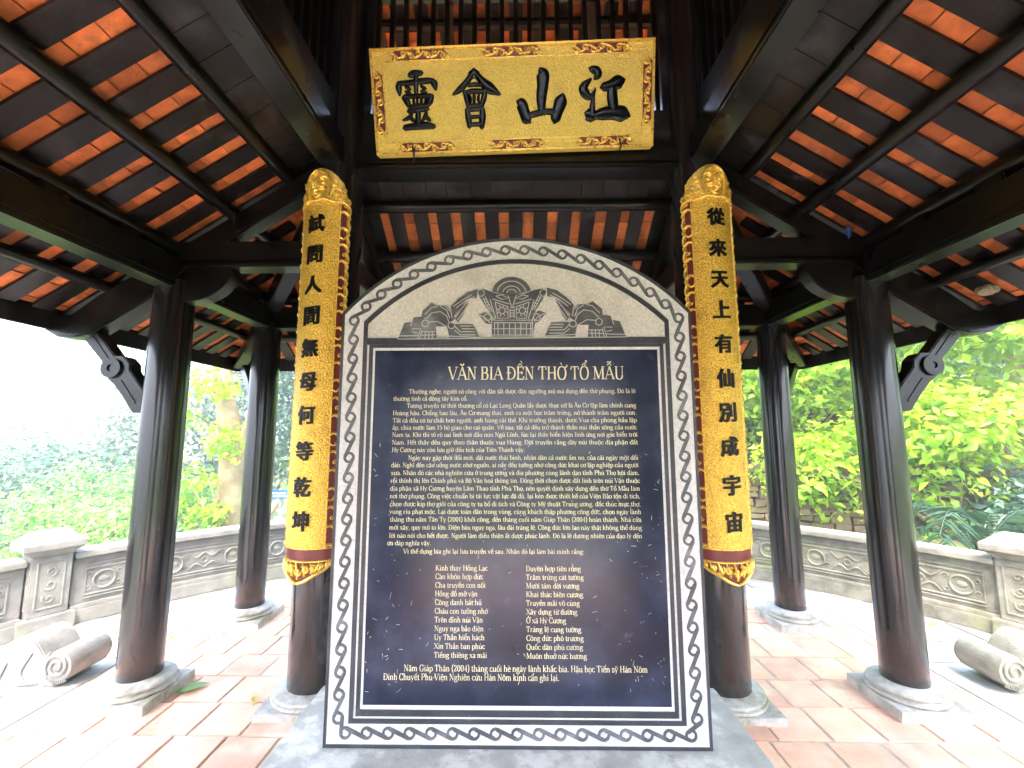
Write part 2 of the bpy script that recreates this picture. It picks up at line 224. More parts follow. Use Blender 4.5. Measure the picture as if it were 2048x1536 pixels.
RELIEF_L= [[(0.081,2.409),(0.076,2.426),(0.068,2.442),(0.056,2.457),(0.042,2.469),(0.025,2.479),(0.006,2.486),(-0.014,2.49),(-0.034,2.49),(-0.054,2.486),(-0.072,2.48),(-0.089,2.47),(-0.104,2.458),(-0.116,2.444),(-0.124,2.427),(-0.129,2.41)],[(0.053,2.405),(0.049,2.418),(0.043,2.43),(0.034,2.44),(0.024,2.449),(0.012,2.456),(-0.002,2.461),(-0.016,2.464),(-0.031,2.464),(-0.046,2.462),(-0.059,2.457),(-0.072,2.45),(-0.082,2.441),(-0.091,2.43),(-0.097,2.419),(-0.1,2.406)],[(0.023,2.401),(0.02,2.409),(0.017,2.416),(0.012,2.423),(0.005,2.428),(-0.002,2.432),(-0.011,2.435),(-0.019,2.437),(-0.028,2.437),(-0.037,2.436),(-0.045,2.433),(-0.053,2.428),(-0.059,2.423),(-0.065,2.417),(-0.068,2.41),(-0.07,2.402)],[(0.002,2.399),(0.0,2.403),(-0.002,2.407),(-0.004,2.41),(-0.008,2.413),(-0.012,2.416),(-0.017,2.417),(-0.021,2.418),(-0.026,2.418),(-0.031,2.417),(-0.036,2.416),(-0.04,2.413),(-0.043,2.411),(-0.046,2.407),(-0.048,2.403),(-0.049,2.399)],[(-0.625,2.152),(-0.594,2.237)],[(0.579,2.156),(0.548,2.24)],[(-0.618,2.168),(-0.517,2.169)],[(0.572,2.171),(0.471,2.173)],[(-0.559,2.221),(-0.544,2.269)],[(0.514,2.225),(0.499,2.273)],[(-0.551,2.206),(-0.506,2.207),(-0.52,2.152)],[(0.506,2.21),(0.461,2.211),(0.475,2.156)],[(-0.551,2.19),(-0.521,2.183)],[(0.505,2.194),(0.475,2.187)],[(-0.498,2.198),(-0.509,2.152)],[(0.453,2.202),(0.463,2.156)],[(-0.502,2.19),(-0.427,2.19)],[(0.457,2.195),(0.382,2.195)],[(-0.504,2.171),(-0.426,2.173)],[(0.459,2.176),(0.382,2.178)],[(-0.479,2.19),(-0.482,2.152)],[(0.435,2.195),(0.437,2.157)],[(-0.46,2.19),(-0.461,2.152)],[(0.416,2.195),(0.416,2.157)],[(-0.442,2.19),(-0.443,2.152)],[(0.397,2.195),(0.399,2.157)],[(-0.479,2.259),(-0.447,2.292),(-0.402,2.299),(-0.368,2.274),(-0.356,2.242)],[(0.434,2.264),(0.403,2.296),(0.358,2.304),(0.324,2.28),(0.312,2.248)],[(-0.469,2.242),(-0.416,2.245),(-0.367,2.216),(-0.355,2.166),(-0.193,2.157)],[(0.425,2.247),(0.372,2.25),(0.323,2.222),(0.311,2.172),(0.15,2.164)],[(-0.485,2.283),(-0.448,2.321),(-0.418,2.327)],[(0.441,2.287),(0.404,2.326),(0.374,2.332)],[(-0.403,2.327),(-0.368,2.305),(-0.352,2.263)],[(0.359,2.332),(0.325,2.311),(0.309,2.268)],[(-0.38,2.33),(-0.345,2.297),(-0.339,2.263)],[(0.337,2.336),(0.302,2.303),(0.296,2.268)],[(-0.325,2.22),(-0.295,2.189),(-0.219,2.189)],[(0.282,2.226),(0.252,2.196),(0.177,2.196)],[(-0.295,2.22),(-0.22,2.22)],[(0.252,2.226),(0.177,2.227)],[(-0.287,2.205),(-0.22,2.204)],[(0.244,2.211),(0.177,2.211)],[(-0.325,2.197),(-0.295,2.172),(-0.216,2.172)],[(0.282,2.203),(0.251,2.179),(0.173,2.179)],[(-0.322,2.263),(-0.289,2.317),(-0.247,2.359)],[(0.279,2.269),(0.246,2.323),(0.205,2.366)],[(-0.311,2.251),(-0.273,2.305),(-0.259,2.332)],[(0.267,2.257),(0.231,2.311),(0.216,2.339)],[(-0.334,2.327),(-0.282,2.363),(-0.236,2.39)],[(0.291,2.333),(0.239,2.37),(0.194,2.397)],[(-0.319,2.317),(-0.266,2.359),(-0.221,2.379)],[(0.276,2.323),(0.224,2.366),(0.179,2.386)],[(-0.198,2.281),(-0.16,2.262),(-0.137,2.235)],[(0.155,2.289),(0.117,2.269),(0.095,2.243)],[(-0.13,2.248),(-0.129,2.165)],[(0.087,2.247),(0.087,2.164)],[(-0.111,2.349),(-0.043,2.323),(-0.043,2.261),(-0.096,2.261),(-0.111,2.349)],[(0.069,2.348),(0.001,2.323),(0.001,2.261),(0.053,2.26),(0.069,2.348)],[(-0.138,2.362),(-0.107,2.257)],[(0.096,2.361),(0.065,2.257)],[(-0.126,2.366),(-0.035,2.338)],[(0.084,2.365),(-0.007,2.338)],[(-0.176,2.37),(-0.137,2.296)],[(0.133,2.378),(0.095,2.304)],[(-0.164,2.378),(-0.126,2.296)],[(0.122,2.386),(0.084,2.304)],[(-0.175,2.363),(-0.157,2.366)],[(0.133,2.37),(0.115,2.374)],[(-0.166,2.347),(-0.147,2.351)],[(0.124,2.355),(0.105,2.359)],[(-0.157,2.331),(-0.139,2.335)],[(0.115,2.339),(0.097,2.343)],[(-0.148,2.316),(-0.131,2.318)],[(0.106,2.324),(0.089,2.326)],[(-0.107,2.382),(-0.077,2.388),(-0.039,2.37),(-0.077,2.364),(-0.107,2.382)],[(0.065,2.381),(0.035,2.387),(-0.003,2.369),(0.035,2.364),(0.065,2.381)],[(-0.043,2.385),(-0.024,2.323)],[(0.001,2.385),(-0.018,2.323)],[(-0.032,2.311),(-0.032,2.261)],[(-0.01,2.311),(-0.011,2.261)],[(-0.462,2.235),(-0.464,2.243),(-0.47,2.25),(-0.479,2.253),(-0.487,2.252),(-0.494,2.247),(-0.498,2.239),(-0.498,2.23),(-0.494,2.223),(-0.486,2.217),(-0.478,2.216),(-0.47,2.219),(-0.464,2.226),(-0.462,2.235)],[(0.418,2.239),(0.42,2.248),(0.426,2.254),(0.434,2.258),(0.442,2.256),(0.449,2.251),(0.453,2.244),(0.453,2.235),(0.449,2.227),(0.442,2.222),(0.433,2.221),(0.425,2.224),(0.42,2.231),(0.418,2.239)],[(-0.324,2.224),(-0.326,2.233),(-0.332,2.239),(-0.34,2.242),(-0.349,2.241),(-0.356,2.236),(-0.36,2.229),(-0.359,2.22),(-0.355,2.212),(-0.348,2.207),(-0.339,2.206),(-0.331,2.209),(-0.326,2.215),(-0.324,2.224)],[(0.281,2.23),(0.283,2.239),(0.289,2.245),(0.297,2.248),(0.305,2.247),(0.312,2.242),(0.316,2.234),(0.316,2.225),(0.312,2.218),(0.305,2.213),(0.296,2.212),(0.288,2.215),(0.282,2.221),(0.281,2.23)],[(-0.169,2.399),(-0.171,2.408),(-0.177,2.415),(-0.185,2.418),(-0.194,2.417),(-0.201,2.412),(-0.205,2.404),(-0.205,2.395),(-0.201,2.387),(-0.193,2.382),(-0.185,2.381),(-0.177,2.384),(-0.171,2.391),(-0.169,2.399)],[(0.127,2.398),(0.129,2.406),(0.135,2.413),(0.143,2.416),(0.152,2.415),(0.159,2.41),(0.163,2.402),(0.163,2.393),(0.158,2.385),(0.151,2.38),(0.143,2.379),(0.135,2.382),(0.129,2.389),(0.127,2.398)],[(-0.134,2.267),(-0.136,2.276),(-0.142,2.282),(-0.15,2.285),(-0.159,2.284),(-0.166,2.279),(-0.17,2.272),(-0.17,2.263),(-0.166,2.255),(-0.159,2.25),(-0.15,2.249),(-0.142,2.252),(-0.136,2.258),(-0.134,2.267)],[(0.092,2.266),(0.094,2.274),(0.1,2.281),(0.108,2.284),(0.116,2.283),(0.123,2.278),(0.127,2.27),(0.127,2.261),(0.123,2.253),(0.116,2.248),(0.108,2.247),(0.1,2.25),(0.094,2.257),(0.092,2.266)],[(-0.058,2.302),(-0.06,2.31),(-0.065,2.316),(-0.073,2.319),(-0.081,2.318),(-0.087,2.314),(-0.091,2.306),(-0.091,2.298),(-0.087,2.291),(-0.08,2.286),(-0.073,2.285),(-0.065,2.288),(-0.06,2.294),(-0.058,2.302)],[(0.016,2.302),(0.018,2.31),(0.023,2.316),(0.031,2.319),(0.038,2.317),(0.045,2.313),(0.049,2.306),(0.049,2.297),(0.045,2.29),(0.038,2.286),(0.03,2.285),(0.023,2.288),(0.018,2.294),(0.016,2.302)],[(-0.056,2.296),(-0.044,2.292)],[(0.051,2.296),(0.063,2.292)],[(-0.065,2.284),(-0.06,2.273)],[(0.042,2.284),(0.047,2.273)],[(-0.08,2.283),(-0.084,2.271)],[(0.027,2.282),(0.023,2.271)],[(-0.092,2.293),(-0.103,2.287)],[(0.015,2.292),(0.004,2.287)],[(-0.093,2.308),(-0.105,2.312)],[(0.014,2.308),(0.002,2.311)],[(-0.084,2.32),(-0.089,2.331)],[(0.023,2.319),(0.018,2.33)],[(-0.069,2.321),(-0.065,2.333)],[(0.038,2.321),(0.042,2.333)],[(-0.057,2.311),(-0.047,2.317)],[(0.05,2.311),(0.061,2.317)],[(-0.114,2.234),(-0.114,2.171)],[(-0.096,2.234),(-0.095,2.171)],[(-0.065,2.234),(-0.065,2.171)],[(-0.035,2.234),(-0.035,2.171)],[(-0.005,2.234),(-0.005,2.171)],[(0.025,2.234),(0.024,2.171)],[(0.055,2.234),(0.054,2.171)],[(0.077,2.233),(0.077,2.171)],[(-0.118,2.236),(0.085,2.235)],[(-0.122,2.204),(0.085,2.203)],[(-0.122,2.17),(0.084,2.169)],[(-0.03,2.319),(-0.007,2.319)],[(-0.03,2.303),(-0.007,2.303)],[(-0.03,2.288),(-0.007,2.288)],[(-0.03,2.273),(-0.008,2.272)],[(-0.625,2.151),(-0.024,2.153),(0.58,2.157)]]
ZL = [3.059, 2.842, 2.634, 2.424, 2.211, 1.988, 1.776, 1.549, 1.326, 1.119]
ZR = [3.082, 2.866, 2.651, 2.45, 2.225, 2.002, 1.786, 1.574, 1.338, 1.119]
# ------------------------------------------------------------------ ground, floor
CY = 1.635
def ground_z(x, y):
    d = math.hypot(x, y-CY); z = -.16
    if d > 5.4:
        a = math.atan2(y-CY, x)
        side = math.cos(a)                      # +1 right, -1 left
        fall = -(d-5.4)*.22*max(0, -side+.15) if d < 60 else -(54.6)*.22*max(0, -side+.15)
        rise = min(d-5.4, 30)*.12*max(0, side)
        z += fall+rise
    return z
rings = [0, 5.0, 5.4, 6, 7, 8, 10, 12, 15, 19, 24, 30, 40, 60, 100, 200, 420, 900]; na = 64
vs = []; fs = []
for r in rings:
    for k in range(na):
        a = 2*PI*k/na; x, y = r*math.cos(a), CY+r*math.sin(a); vs.append((x, y, ground_z(x, y)-.02))
for i in range(len(rings)-1):
    for k in range(na): fs.append((i*na+k, (i+1)*na+k, (i+1)*na+(k+1) % na, i*na+(k+1) % na))
structure(obj('ground', vs, fs, MT['earth'], smooth=True))
# paving inside the balustrade
mb = MB(); 
for i in range(-13, 13):
    off = random.random()*.4
    for j in range(-15, 15):
        x0, y0 = j*.4+off, CY+i*.4; cx, cy = x0+.2, y0+.2
        if math.hypot(cx, cy-CY) > 5.3 or (abs(cx) < 2.95 and abs(cy-CY) < 2.95): continue
        dz = random.uniform(-.004, .004)
        mb.box(x0+.004, x0+.396, y0+.004, y0+.396, -.2, -.15+dz, random.random())
structure(mb.build('paving', MT['paving'], bevel=.004, tint=True))
# raised floor: mortar bed, clay tiles, kerb
mb = MB(); mb.box(-2.9, 2.9, CY-2.9, CY+2.9, -.19, -.006); structure(mb.build('floor_bed', MT['grout']))
T = .2952; mb = MB()
j0 = math.floor((CY-2.9-3.4456)/T); j1 = math.ceil((CY+2.9-3.4456)/T)
for j in range(j0, j1+1):
    y0 = 3.4456+j*T; off = {0: -2.2286, 1: -2.30, -1: -2.37, -2: -2.16, -3: -2.42}.get(j, -2.2286+random.random()*T)
    for i in range(-4, 18):
        x0 = off+i*T; g = .005+random.random()*.004
        xa, xb, ya, yb = max(x0+g, -2.895), min(x0+T-g, 2.895), max(y0+.006, CY-2.895), min(y0+T-.006, CY+2.895)
        if xb-xa < .03 or yb-ya < .03: continue
        dz = random.uniform(-.0025, .0025); s1, s2 = random.uniform(-.002, .002), random.uniform(-.002, .002)
        mb.box(xa, xb, ya, yb, -.02, dz, random.random(), fn=lambda v: (v[0], v[1], v[2]+(s1*(v[0]-xa)+s2*(v[1]-ya))*6*(v[2] > -.01)))
structure(mb.build('floor_tiles', MT['terra'], bevel=.0035, tint=True))
mb = MB(); c = .28
o = 3.25; q = 2.9
def kerbrun(ax, s, a0, a1):
    L = (a1-a0)
    n = 5
    for k in range(n):
        u0, u1 = a0+L*k/n+.002, a0+L*(k+1)/n-.002; zz = .004+random.uniform(-.003, .003)
        if ax == 'x': mb.box(min(s*q, s*o), max(s*q, s*o), CY+u0, CY+u1, -.19, zz)
        else: mb.box(u0, u1, CY+min(s*q, s*o), CY+max(s*q, s*o), -.19, zz)
for s in (-1, 1): kerbrun('x', s, -q, q); kerbrun('y', s, -q, q)
for sx in (-1, 1):
    for sy in (-1, 1):
        mb.prism([(sx*q, CY+sy*q), (sx*o, CY+sy*q), (sx*o, CY+sy*(o-c)), (sx*(o-c), CY+sy*o), (sx*q, CY+sy*o)], 'z', -.19, .004)
structure(mb.build('kerb', MT['kerb'], bevel=.008))

# ------------------------------------------------------------------ pavilion
PAV = tag(empty('timber_pavilion', (0, CY, 0)), 'dark timber pavilion on round black columns with orange clay tiles showing between its rafters', 'pavilion')
A, B, E = 1.285, 2.42, 3.22; SL = .65; Z0 = 3.75
def plane(v): return Z0-SL*(v-A)
def rot(k):
    c, s = [(1, 0), (0, -1), (-1, 0), (0, 1)][k]          # k=0 back (+y), 1 right (+x), 2 front, 3 left
    return lambda p: (p[0]*c-p[1]*s, p[0]*s+p[1]*c, p[2])
def part(mb, name, m, parent=PAV, **kw): return mb.build(name, m, parent, **kw)
# columns with their stone bases
def column(x, y, r, z0, z1, sb, zs):
    mb = MB(); rr = [(r*(1+.02*math.sin(PI*t)), z0+(z1-z0)*t) for t in np.linspace(0, 1, 9)]
    mb.lathe([(r*.985, z0-.004)]+rr, n=40)
    o = part(mb, 'column', MT['column'], smooth=True); o.location = (x, y, 0)
    mb = MB(); h = sb/2; mb.box(-h, h, -h, h, -.005, zs*.45)
    d = r+.075
    mb.lathe([(d, zs*.45), (d+.012, zs*.52), (d+.008, zs*.62), (d-.012, zs*.66), (d-.01, zs*.7), (d, zs*.76), (d-.004, zs*.86), (d-.03, zs*.93), (r+.012, zs)], n=40)
    b = mb.build('base_stone', MT['base'], o, bevel=.004, smooth=True)
    return o
for sx in (-1, 1):
    for sy in (-1, 1): column(sx*A, sy*A, .165, .1, 5.2, .5, .1)
for sx in (-1, 1):
    for sy in (-1, 1): column(sx*B, sy*B, .122, .135, 2.72, .42, .135)
    for u in (-A, A): column(sx*B, u, .122, .135, 2.72, .42, .135)
for sy in (-1, 1):
    for u in (-A, A): column(u, sy*B, .122, .135, 2.72, .42, .135)
def beam(name, k, u0, u1, v, w, z0, z1, groove=True, m='wood'):
    mb = MB(); f = rot(k); mb.box(u0, u1, v-w/2, v+w/2, z0, z1, fn=f)
    if groove: mb.box(u0, u1, v-w/2-.008, v+w/2+.008, z0+.03, z0+.052, fn=f)
    return part(mb, name, MT[m], bevel=.008)
for k in range(4):
    f = rot(k)
    ca = .14 if k % 2 else .14
    beam('ring_beam', k, -A+.1, A-.1, A, .17, 3.52, 3.72)
    for u0, u1 in ((-B+.08, -A-.09), (-A+.09, A-.09), (A+.09, B-.08)):
        beam('tie_beam', k, u0, u1, B, .15, 2.665, 2.87)
    for s in (-1, 1):
        # radial beam, its corbel, the sloped rafter beam with its carved tail and the eave bracket
        mb = MB(); mb.box(s*A-.07, s*A+.07, A+.12, B+.02, 2.815, 3.0, fn=f); mb.box(s*A-.078, s*A+.078, A+.12, B, 2.845, 2.865, fn=f); part(mb, 'radial_beam', MT['wood'], bevel=.008)
        arc = [(B-.1-.33*math.cos(t)*1.0, 2.812-.245*math.sin(t)) for t in np.linspace(0, PI/2, 9)]
        mb = MB(); mb.prism([(B-.1, 2.812)]+arc, 'x', s*A-.055, s*A+.055, fn=f); part(mb, 'corbel', MT['wood'], bevel=.006)
        arc2 = [(v_+.05, z_-.0) for v_, z_ in [(B-.1-.26*math.cos(t), 2.79-.19*math.sin(t)) for t in np.linspace(0.1, PI/2, 9)]]
        prof = [(A+.1, plane(A+.1)-.25), (2.0, 3.03), (2.3, 2.81), (2.56, 2.585), (2.8, 2.43), (2.93, 2.345), (3.05, 2.315), (3.17, 2.325), (3.26, 2.375), (3.29, 2.42), (3.27, 2.455), (3.2, 2.47), (3.1, 2.475), (2.92, plane(2.92)-.075), (2.4, plane(2.4)-.085), (A+.1, plane(A+.1)-.085)]
        mb = MB(); mb.prism(prof, 'x', s*A-.065, s*A+.065, fn=f); part(mb, 'sloped_beam', MT['wood'], bevel=.012)
        mb = MB(); n = Vector((.45, .39)).normalized(); 
        bp_ = [(2.535, 1.80), (2.60, 1.80), (2.69, 1.925), (2.745, 1.99), (2.80, 2.04), (2.845, 2.09), (2.845, 2.15), (2.99, 2.31), (2.90, 2.36), (2.76, 2.19), (2.70, 2.19), (2.65, 2.14), (2.645, 2.09), (2.535, 1.95)]
        mb.prism(bp_, 'x', s*A-.05, s*A+.05, fn=f); br = part(mb, 'eave_bracket', MT['wood'], bevel=.006)
        for (g0, g1) in (((2.585, 1.865), (2.70, 2.02)), ((2.80, 2.165), (2.925, 2.325))):
            mb = MB(); gd = Vector(g1)-Vector(g0); gn = Vector((-gd.y, gd.x)).normalized()*.007
            for sd in (-1, 1):
                q4 = [(g0[0]+gn.x, g0[1]+gn.y), (g1[0]+gn.x, g1[1]+gn.y), (g1[0]-gn.x, g1[1]-gn.y), (g0[0]-gn.x, g0[1]-gn.y)]
                mb.prism(q4, 'x', s*A+sd*.048, s*A+sd*.056, fn=f)
            mb.build('moulding', MT['wood'], br)
        cc = (2.765, 2.105)
        for side in (-1, 1):
            mb = MB()
            ring = lambda r0, r1, t0, t1: mb.add([f((s*A+side*tt, cc[0]+rr*math.cos(a), cc[1]+rr*math.sin(a))) for a in np.linspace(0, 2*PI, 20, endpoint=False) for rr, tt in ((r0, t0), (r0, t1), (r1, t1), (r1, t0))],
                                                [(4*i+j, 4*((i+1) % 20)+j, 4*((i+1) % 20)+(j+1) % 4, 4*i+(j+1) % 4) for i in range(20) for j in range(4)])
            ring(.0, .024, .045, .058); ring(.024, .068, .045, .068)
            mb.build('boss', MT['wood'], br, smooth=True)
    # corner hip beam
    ang = lambda v: plane(v)
    mb = MB()
    vs = []; w = .06
    for t, dz0, dz1 in ((A+.05, -.27, -.08), (2.0, -.27, -.08), (B, -.25, -.08), (2.85, -.21, -.07), (3.15, -.13, -.05), (3.3, -.05, -.02)):
        for sgn in (-1, 1):
            for dz in (dz0, dz1): vs.append(f((t+sgn*w*.7, t-sgn*w*.7, plane(t)+dz)))
    fs = []
    for i in range(5):
        a = i*4; b = a+4; fs += [(a, b, b+1, a+1), (a+2, a+3, b+3, b+2), (a, a+2, b+2, b), (a+1, b+1, b+3, a+3)]
    fs += [(0, 1, 3, 2), (20, 22, 23, 21)]
    mb.add(vs, fs); part(mb, 'hip_beam', MT['wood'], bevel=.008)
    # corner eave bracket under the hip
    mb = MB(); d2 = lambda t, o, z: f((t+o*.7, t-o*.7, z))
    pr = [(2.50, 1.88), (2.56, 1.88), (2.98, 2.36), (2.9, 2.40), (2.50, 1.98)]
    vs = [d2(t, o, z) for o in (-.045, .045) for t, z in pr]; n = 5
    mb.add(vs, [tuple(range(n-1, -1, -1)), tuple(range(n, 2*n))]+[(i, (i+1) % n, n+(i+1) % n, n+i) for i in range(n)]); part(mb, 'eave_bracket', MT['wood'], bevel=.006)
    # purlins and cushion blocks
    for v, r in ((1.63, .048), (2.02, .05), (B, .052), (2.86, .04)):
        mb = MB(); mb.tube([f((u, v, plane(v)-.05)) for u in np.linspace(-v+.02, v-.02, 5)], r, 12); part(mb, 'purlin', MT['wood'], smooth=True)
    for u in np.arange(-2.1, 2.11, .42):
        mb = MB(); mb.box(u-.07, u+.07, B-.055, B+.055, 2.868, 2.925, fn=f); part(mb, 'cushion_block', MT['wood'], bevel=.008)
    # rafters
    du = {0: 0, 1: .06, 2: 0, 3: -.06}[k]
    allr = MB()
    for i in range(-16, 17):
        u = i*.2+du; 
        if abs(u) > 3.1: continue
        jit = random.uniform(-.007, .007); v0 = max(A+.02, abs(u)+.12); zl = lambda v: plane(v)
        pts = []
        for v in (v0, E-.01):
            for du_ in (-.0575+jit, .0575+jit):
                for dz in (0, .022): pts.append(f((u+du_, v, zl(v)+dz)))
        faces = [(0, 1, 3, 2), (4, 6, 7, 5), (0, 4, 5, 1), (2, 3, 7, 6), (0, 2, 6, 4), (1, 5, 7, 3)]
        if k == 2: allr.add(pts, faces)
        else: mb = MB(); mb.add(pts, faces); part(mb, 'rafter', MT['board'])
    if k == 2: o = part(allr, 'rafter', MT['board']); o['kind'] = 'stuff'
    # clay tiles seen between the rafters, and the roof skin above them
    mb = MB(); v = A; step = .135
    while v < E-.001:
        v1 = min(v+step, E); 
        for i in range(-17, 17):
            a, b = i*.2+du+.0-.1+.1, i*.2+du+.2
            a0, b0 = max(a, -v), min(b, v); a1, b1 = max(a, -v1), min(b, v1)
            if b1 <= a1: continue
            if b0 <= a0: a0 = b0 = (a1 if a1 > 0 else b1) if False else max(min((a+b)/2, v), -v)
            lift = random.uniform(0, .003)
            mb.add([f((a0, v, plane(v)+.026+lift)), f((b0, v, plane(v)+.026+lift)), f((b1, v1, plane(v1)+.034+lift)), f((a1, v1, plane(v1)+.034+lift))], [(0, 1, 2, 3)], random.random())
        v = v1
    top = .085
    mb.add([f((-A, A, plane(A)+top)), f((A, A, plane(A)+top)), f((E, E, plane(E)+top)), f((-E, E, plane(E)+top))], [(0, 1, 2, 3)], .3)
    mb.add([f((-E, E, plane(E)+top)), f((E, E, plane(E)+top)), f((E, E, plane(E)+.04)), f((-E, E, plane(E)+.04))], [(0, 1, 2, 3)], .3)
    part(mb, 'roof_tiles', MT['clay'], tint=True)
    # soffit planks next to the ring beam
    mb = MB(); u = -1.6
    while u < 1.6:
        w_ = random.uniform(.15, .2)
        q0 = lambda vv, uu: max(-vv, min(vv, uu))
        vs = []
        for dz in (-.03, -.012):
            for vv, uu in ((A+.09, u+.002), (A+.09, u+w_-.002), (1.6, u+w_-.002), (1.6, u+.002)): vs.append(f((q0(vv, uu), vv, plane(vv)+dz)))
        if abs(u+w_/2) < 1.45: mb.add(vs, [(0, 1, 2, 3), (7, 6, 5, 4), (0, 4, 5, 1), (1, 5, 6, 2), (2, 6, 7, 3), (3, 7, 4, 0)])
        u += w_
    part(mb, 'soffit_planks', MT['board'])
    # fascia board
    mb = MB(); mb.box(-E-.01, E+.01, E, E+.03, plane(E)-.115, plane(E)+.04, fn=f); part(mb, 'fascia_board', MT['board'], bevel=.004)
    # clerestory: boarding, lattice of upright bars, added light-blocking boards, head beam
    mb = MB(); mb.box(-A+.15, A-.15, A-.02, A+.02, 3.722, 4.0, fn=f); part(mb, 'clerestory_board_and_blind', MT['board'])
    lat = empty('clerestory_lattice', (0, 0, 0), 0, PAV)
    nb = 21
    if k % 2: mbx = MB(); mbx.box(-A+.15, A-.15, A+.021, A+.04, 4.002, 5.0, fn=f); part(mbx, 'clerestory_board_and_blind', MT['board'])  # boards added behind the side lattices to keep them dark
    for i in range(nb):
        u = (i-(nb-1)/2)*.104
        mb = MB(); mb.box(u-.017, u+.017, A-.02, A+.02, 4.002, 5.0, fn=f); mb.build('lattice_bar', MT['wood'], lat, bevel=.003)
    beam('head_beam', k, -A+.1, A-.1, A, .15, 5.0, 5.2, False)
    for s in (-1, 1): mbx = MB(); mbx.box(min(s*1.07, s*(A-.1)), max(s*1.07, s*(A-.1)), A-.025, A+.025, 4.002, 5.0, fn=f); part(mbx, 'clerestory_board_and_blind', MT['board'])  # fillers added to block the sky light beside the lattice ends
    # upper roof
    ZU = 5.38; up = lambda v: ZU-SL*(v-A); V1 = 2.15
    mb = MB()
    for i in range(-12, 12):
        a, b = i*.2+.0, i*.2+.2; v = .15
        while v < V1-.001:
            v1 = min(v+.135, V1); a0, b0, a1, b1 = max(a, -v), min(b, v), max(a, -v1), min(b, v1)
            if b1 > a1:
                if b0 <= a0: a0 = b0 = max(min((a+b)/2, v), -v)
                mb.add([f((a0, v, up(v)+.026)), f((b0, v, up(v)+.026)), f((b1, v1, up(v1)+.034)), f((a1, v1, up(v1)+.034))], [(0, 1, 2, 3)], random.random())
            v = v1
    mb.add([f((0, 0, up(0)+.09)), f((V1, V1, up(V1)+.09)), f((-V1, V1, up(V1)+.09))], [(0, 1, 2)], .3)
    mb.add([f((-V1, V1, up(V1)+.09)), f((V1, V1, up(V1)+.09)), f((V1, V1, up(V1)-.06)), f((-V1, V1, up(V1)-.06))], [(0, 1, 2, 3)], .3)
    part(mb, 'upper_roof_tiles', MT['clay'], tint=True)
    mb = MB()
    for i in range(-10, 11):
        u = i*.2; v0 = max(.2, abs(u)+.05)
        if v0 > 2.1: continue
        pts = [f((u+d_, vv, up(vv)+dz)) for vv in (v0, V1-.02) for d_ in (-.0575, .0575) for dz in (0, .022)]
        mb.add(pts, [(0, 1, 3, 2), (4, 6, 7, 5), (0, 4, 5, 1), (2, 3, 7, 6), (0, 2, 6, 4), (1, 5, 7, 3)])
    part(mb, 'upper_rafters', MT['board'])
    for v in (1.63, .9):
        mb = MB(); mb.tube([f((u, v, up(v)-.05)) for u in np.linspace(-v, v, 5)], .045, 10); part(mb, 'upper_purlin', MT['wood'], smooth=True)
    for u in (-.53, .6):
        mb = MB(); mb.prism([(u-.03, 4.0), (u+.03, 4.0), (u+.034, 4.3), (u+.022, 4.6), (u+.034, 4.9), (u+.04, 5.3), (u-.04, 5.3), (u-.034, 4.9), (u-.022, 4.6), (u-.034, 4.3)], 'y', A+.1, A+.13, fn=f); part(mb, 'hanging_strut', MT['redwood'])
# ------------------------------------------------------------------ stele
YS = 2.23; TH = .16
STE = tag(empty('stone_stele', (0, YS+TH/2, .165)), 'tall round-topped grey stone stele with a dark inscribed panel, standing on the cement plinth', 'stele')
def sp(x, z, h=0): return (x, -TH/2-h, z-.165)          # stele-plane coordinates to its local frame, h = height off the face
def arch(xa, zs, top, n=30, xc=-.003):
    """outline points from the left shoulder over the top to the right shoulder"""
    hh = top-zs; r = (xa*xa+hh*hh)/(2*hh); a = math.asin(xa/r); return [(xc+r*math.sin(t), top-r+r*math.cos(t)) for t in np.linspace(-a, a, n)]
out = [(-.93, .165)]+arch(.925, 2.298, 2.712)+[(.923, .165)]
mb = MB(); mb.prism([(x, z-.165) for x, z in out], 'y', -TH/2, TH/2); mb.build('slab', MT['stone'], STE, bevel=.008)
def framestrip(o1, o2, h, name, m, h0=0):
    mb = MB(); n = len(o1); vs = [sp(*p, h) for p in o1]+[sp(*p, h) for p in o2]+[sp(*p, h0-.001) for p in o1]+[sp(*p, h0-.001) for p in o2]
    fs = []
    for i in range(n):
        j = (i+1) % n; fs += [(i, j, n+j, n+i), (i, 2*n+i, 2*n+j, j), (n+i, n+j, 3*n+j, 3*n+i)]
    mb.add(vs, fs); return mb.build(name, m, STE)
def outline(xa, zs, top, zb, n=30): return [(-xa-.003, zb)]+arch(xa, zs, top, n)+[(xa-.003, zb)]
framestrip(outline(.926, 2.297, 2.711, .167), outline(.912, 2.288, 2.695, .182), .004, 'edge_border', MT['dark'])
framestrip(outline(.806, 2.248, 2.588, .278), outline(.786, 2.236, 2.566, .298), .009, 'inner_border', MT['dark'])
framestrip([(-.788, .297), (-.788, 2.152), (.782, 2.152), (.782, .297)], [(-.776, .309), (-.776, 2.138), (.770, 2.138), (.770, .309)], .003, 'moulding', MT['stone'])
framestrip([(-.776, .309), (-.776, 2.138), (.770, 2.138), (.770, .309)], [(-.757, .338), (-.757, 2.106), (.751, 2.106), (.751, .338)], .007, 'moulding', MT['dark'])
framestrip([(-.757, .338), (-.757, 2.106), (.751, 2.106), (.751, .338)], [(-.745, .357), (-.745, 2.092), (.739, 2.092), (.739, .357)], .002, 'moulding', MT['stone'])
mb = MB(); mb.prism([(-.786, 2.122-.165), (-.786, 2.158-.165), (.78, 2.158-.165), (.78, 2.122-.165)], 'y', -TH/2-.012, -TH/2); mb.build('lintel_bar', MT['dark'], STE, bevel=.002)
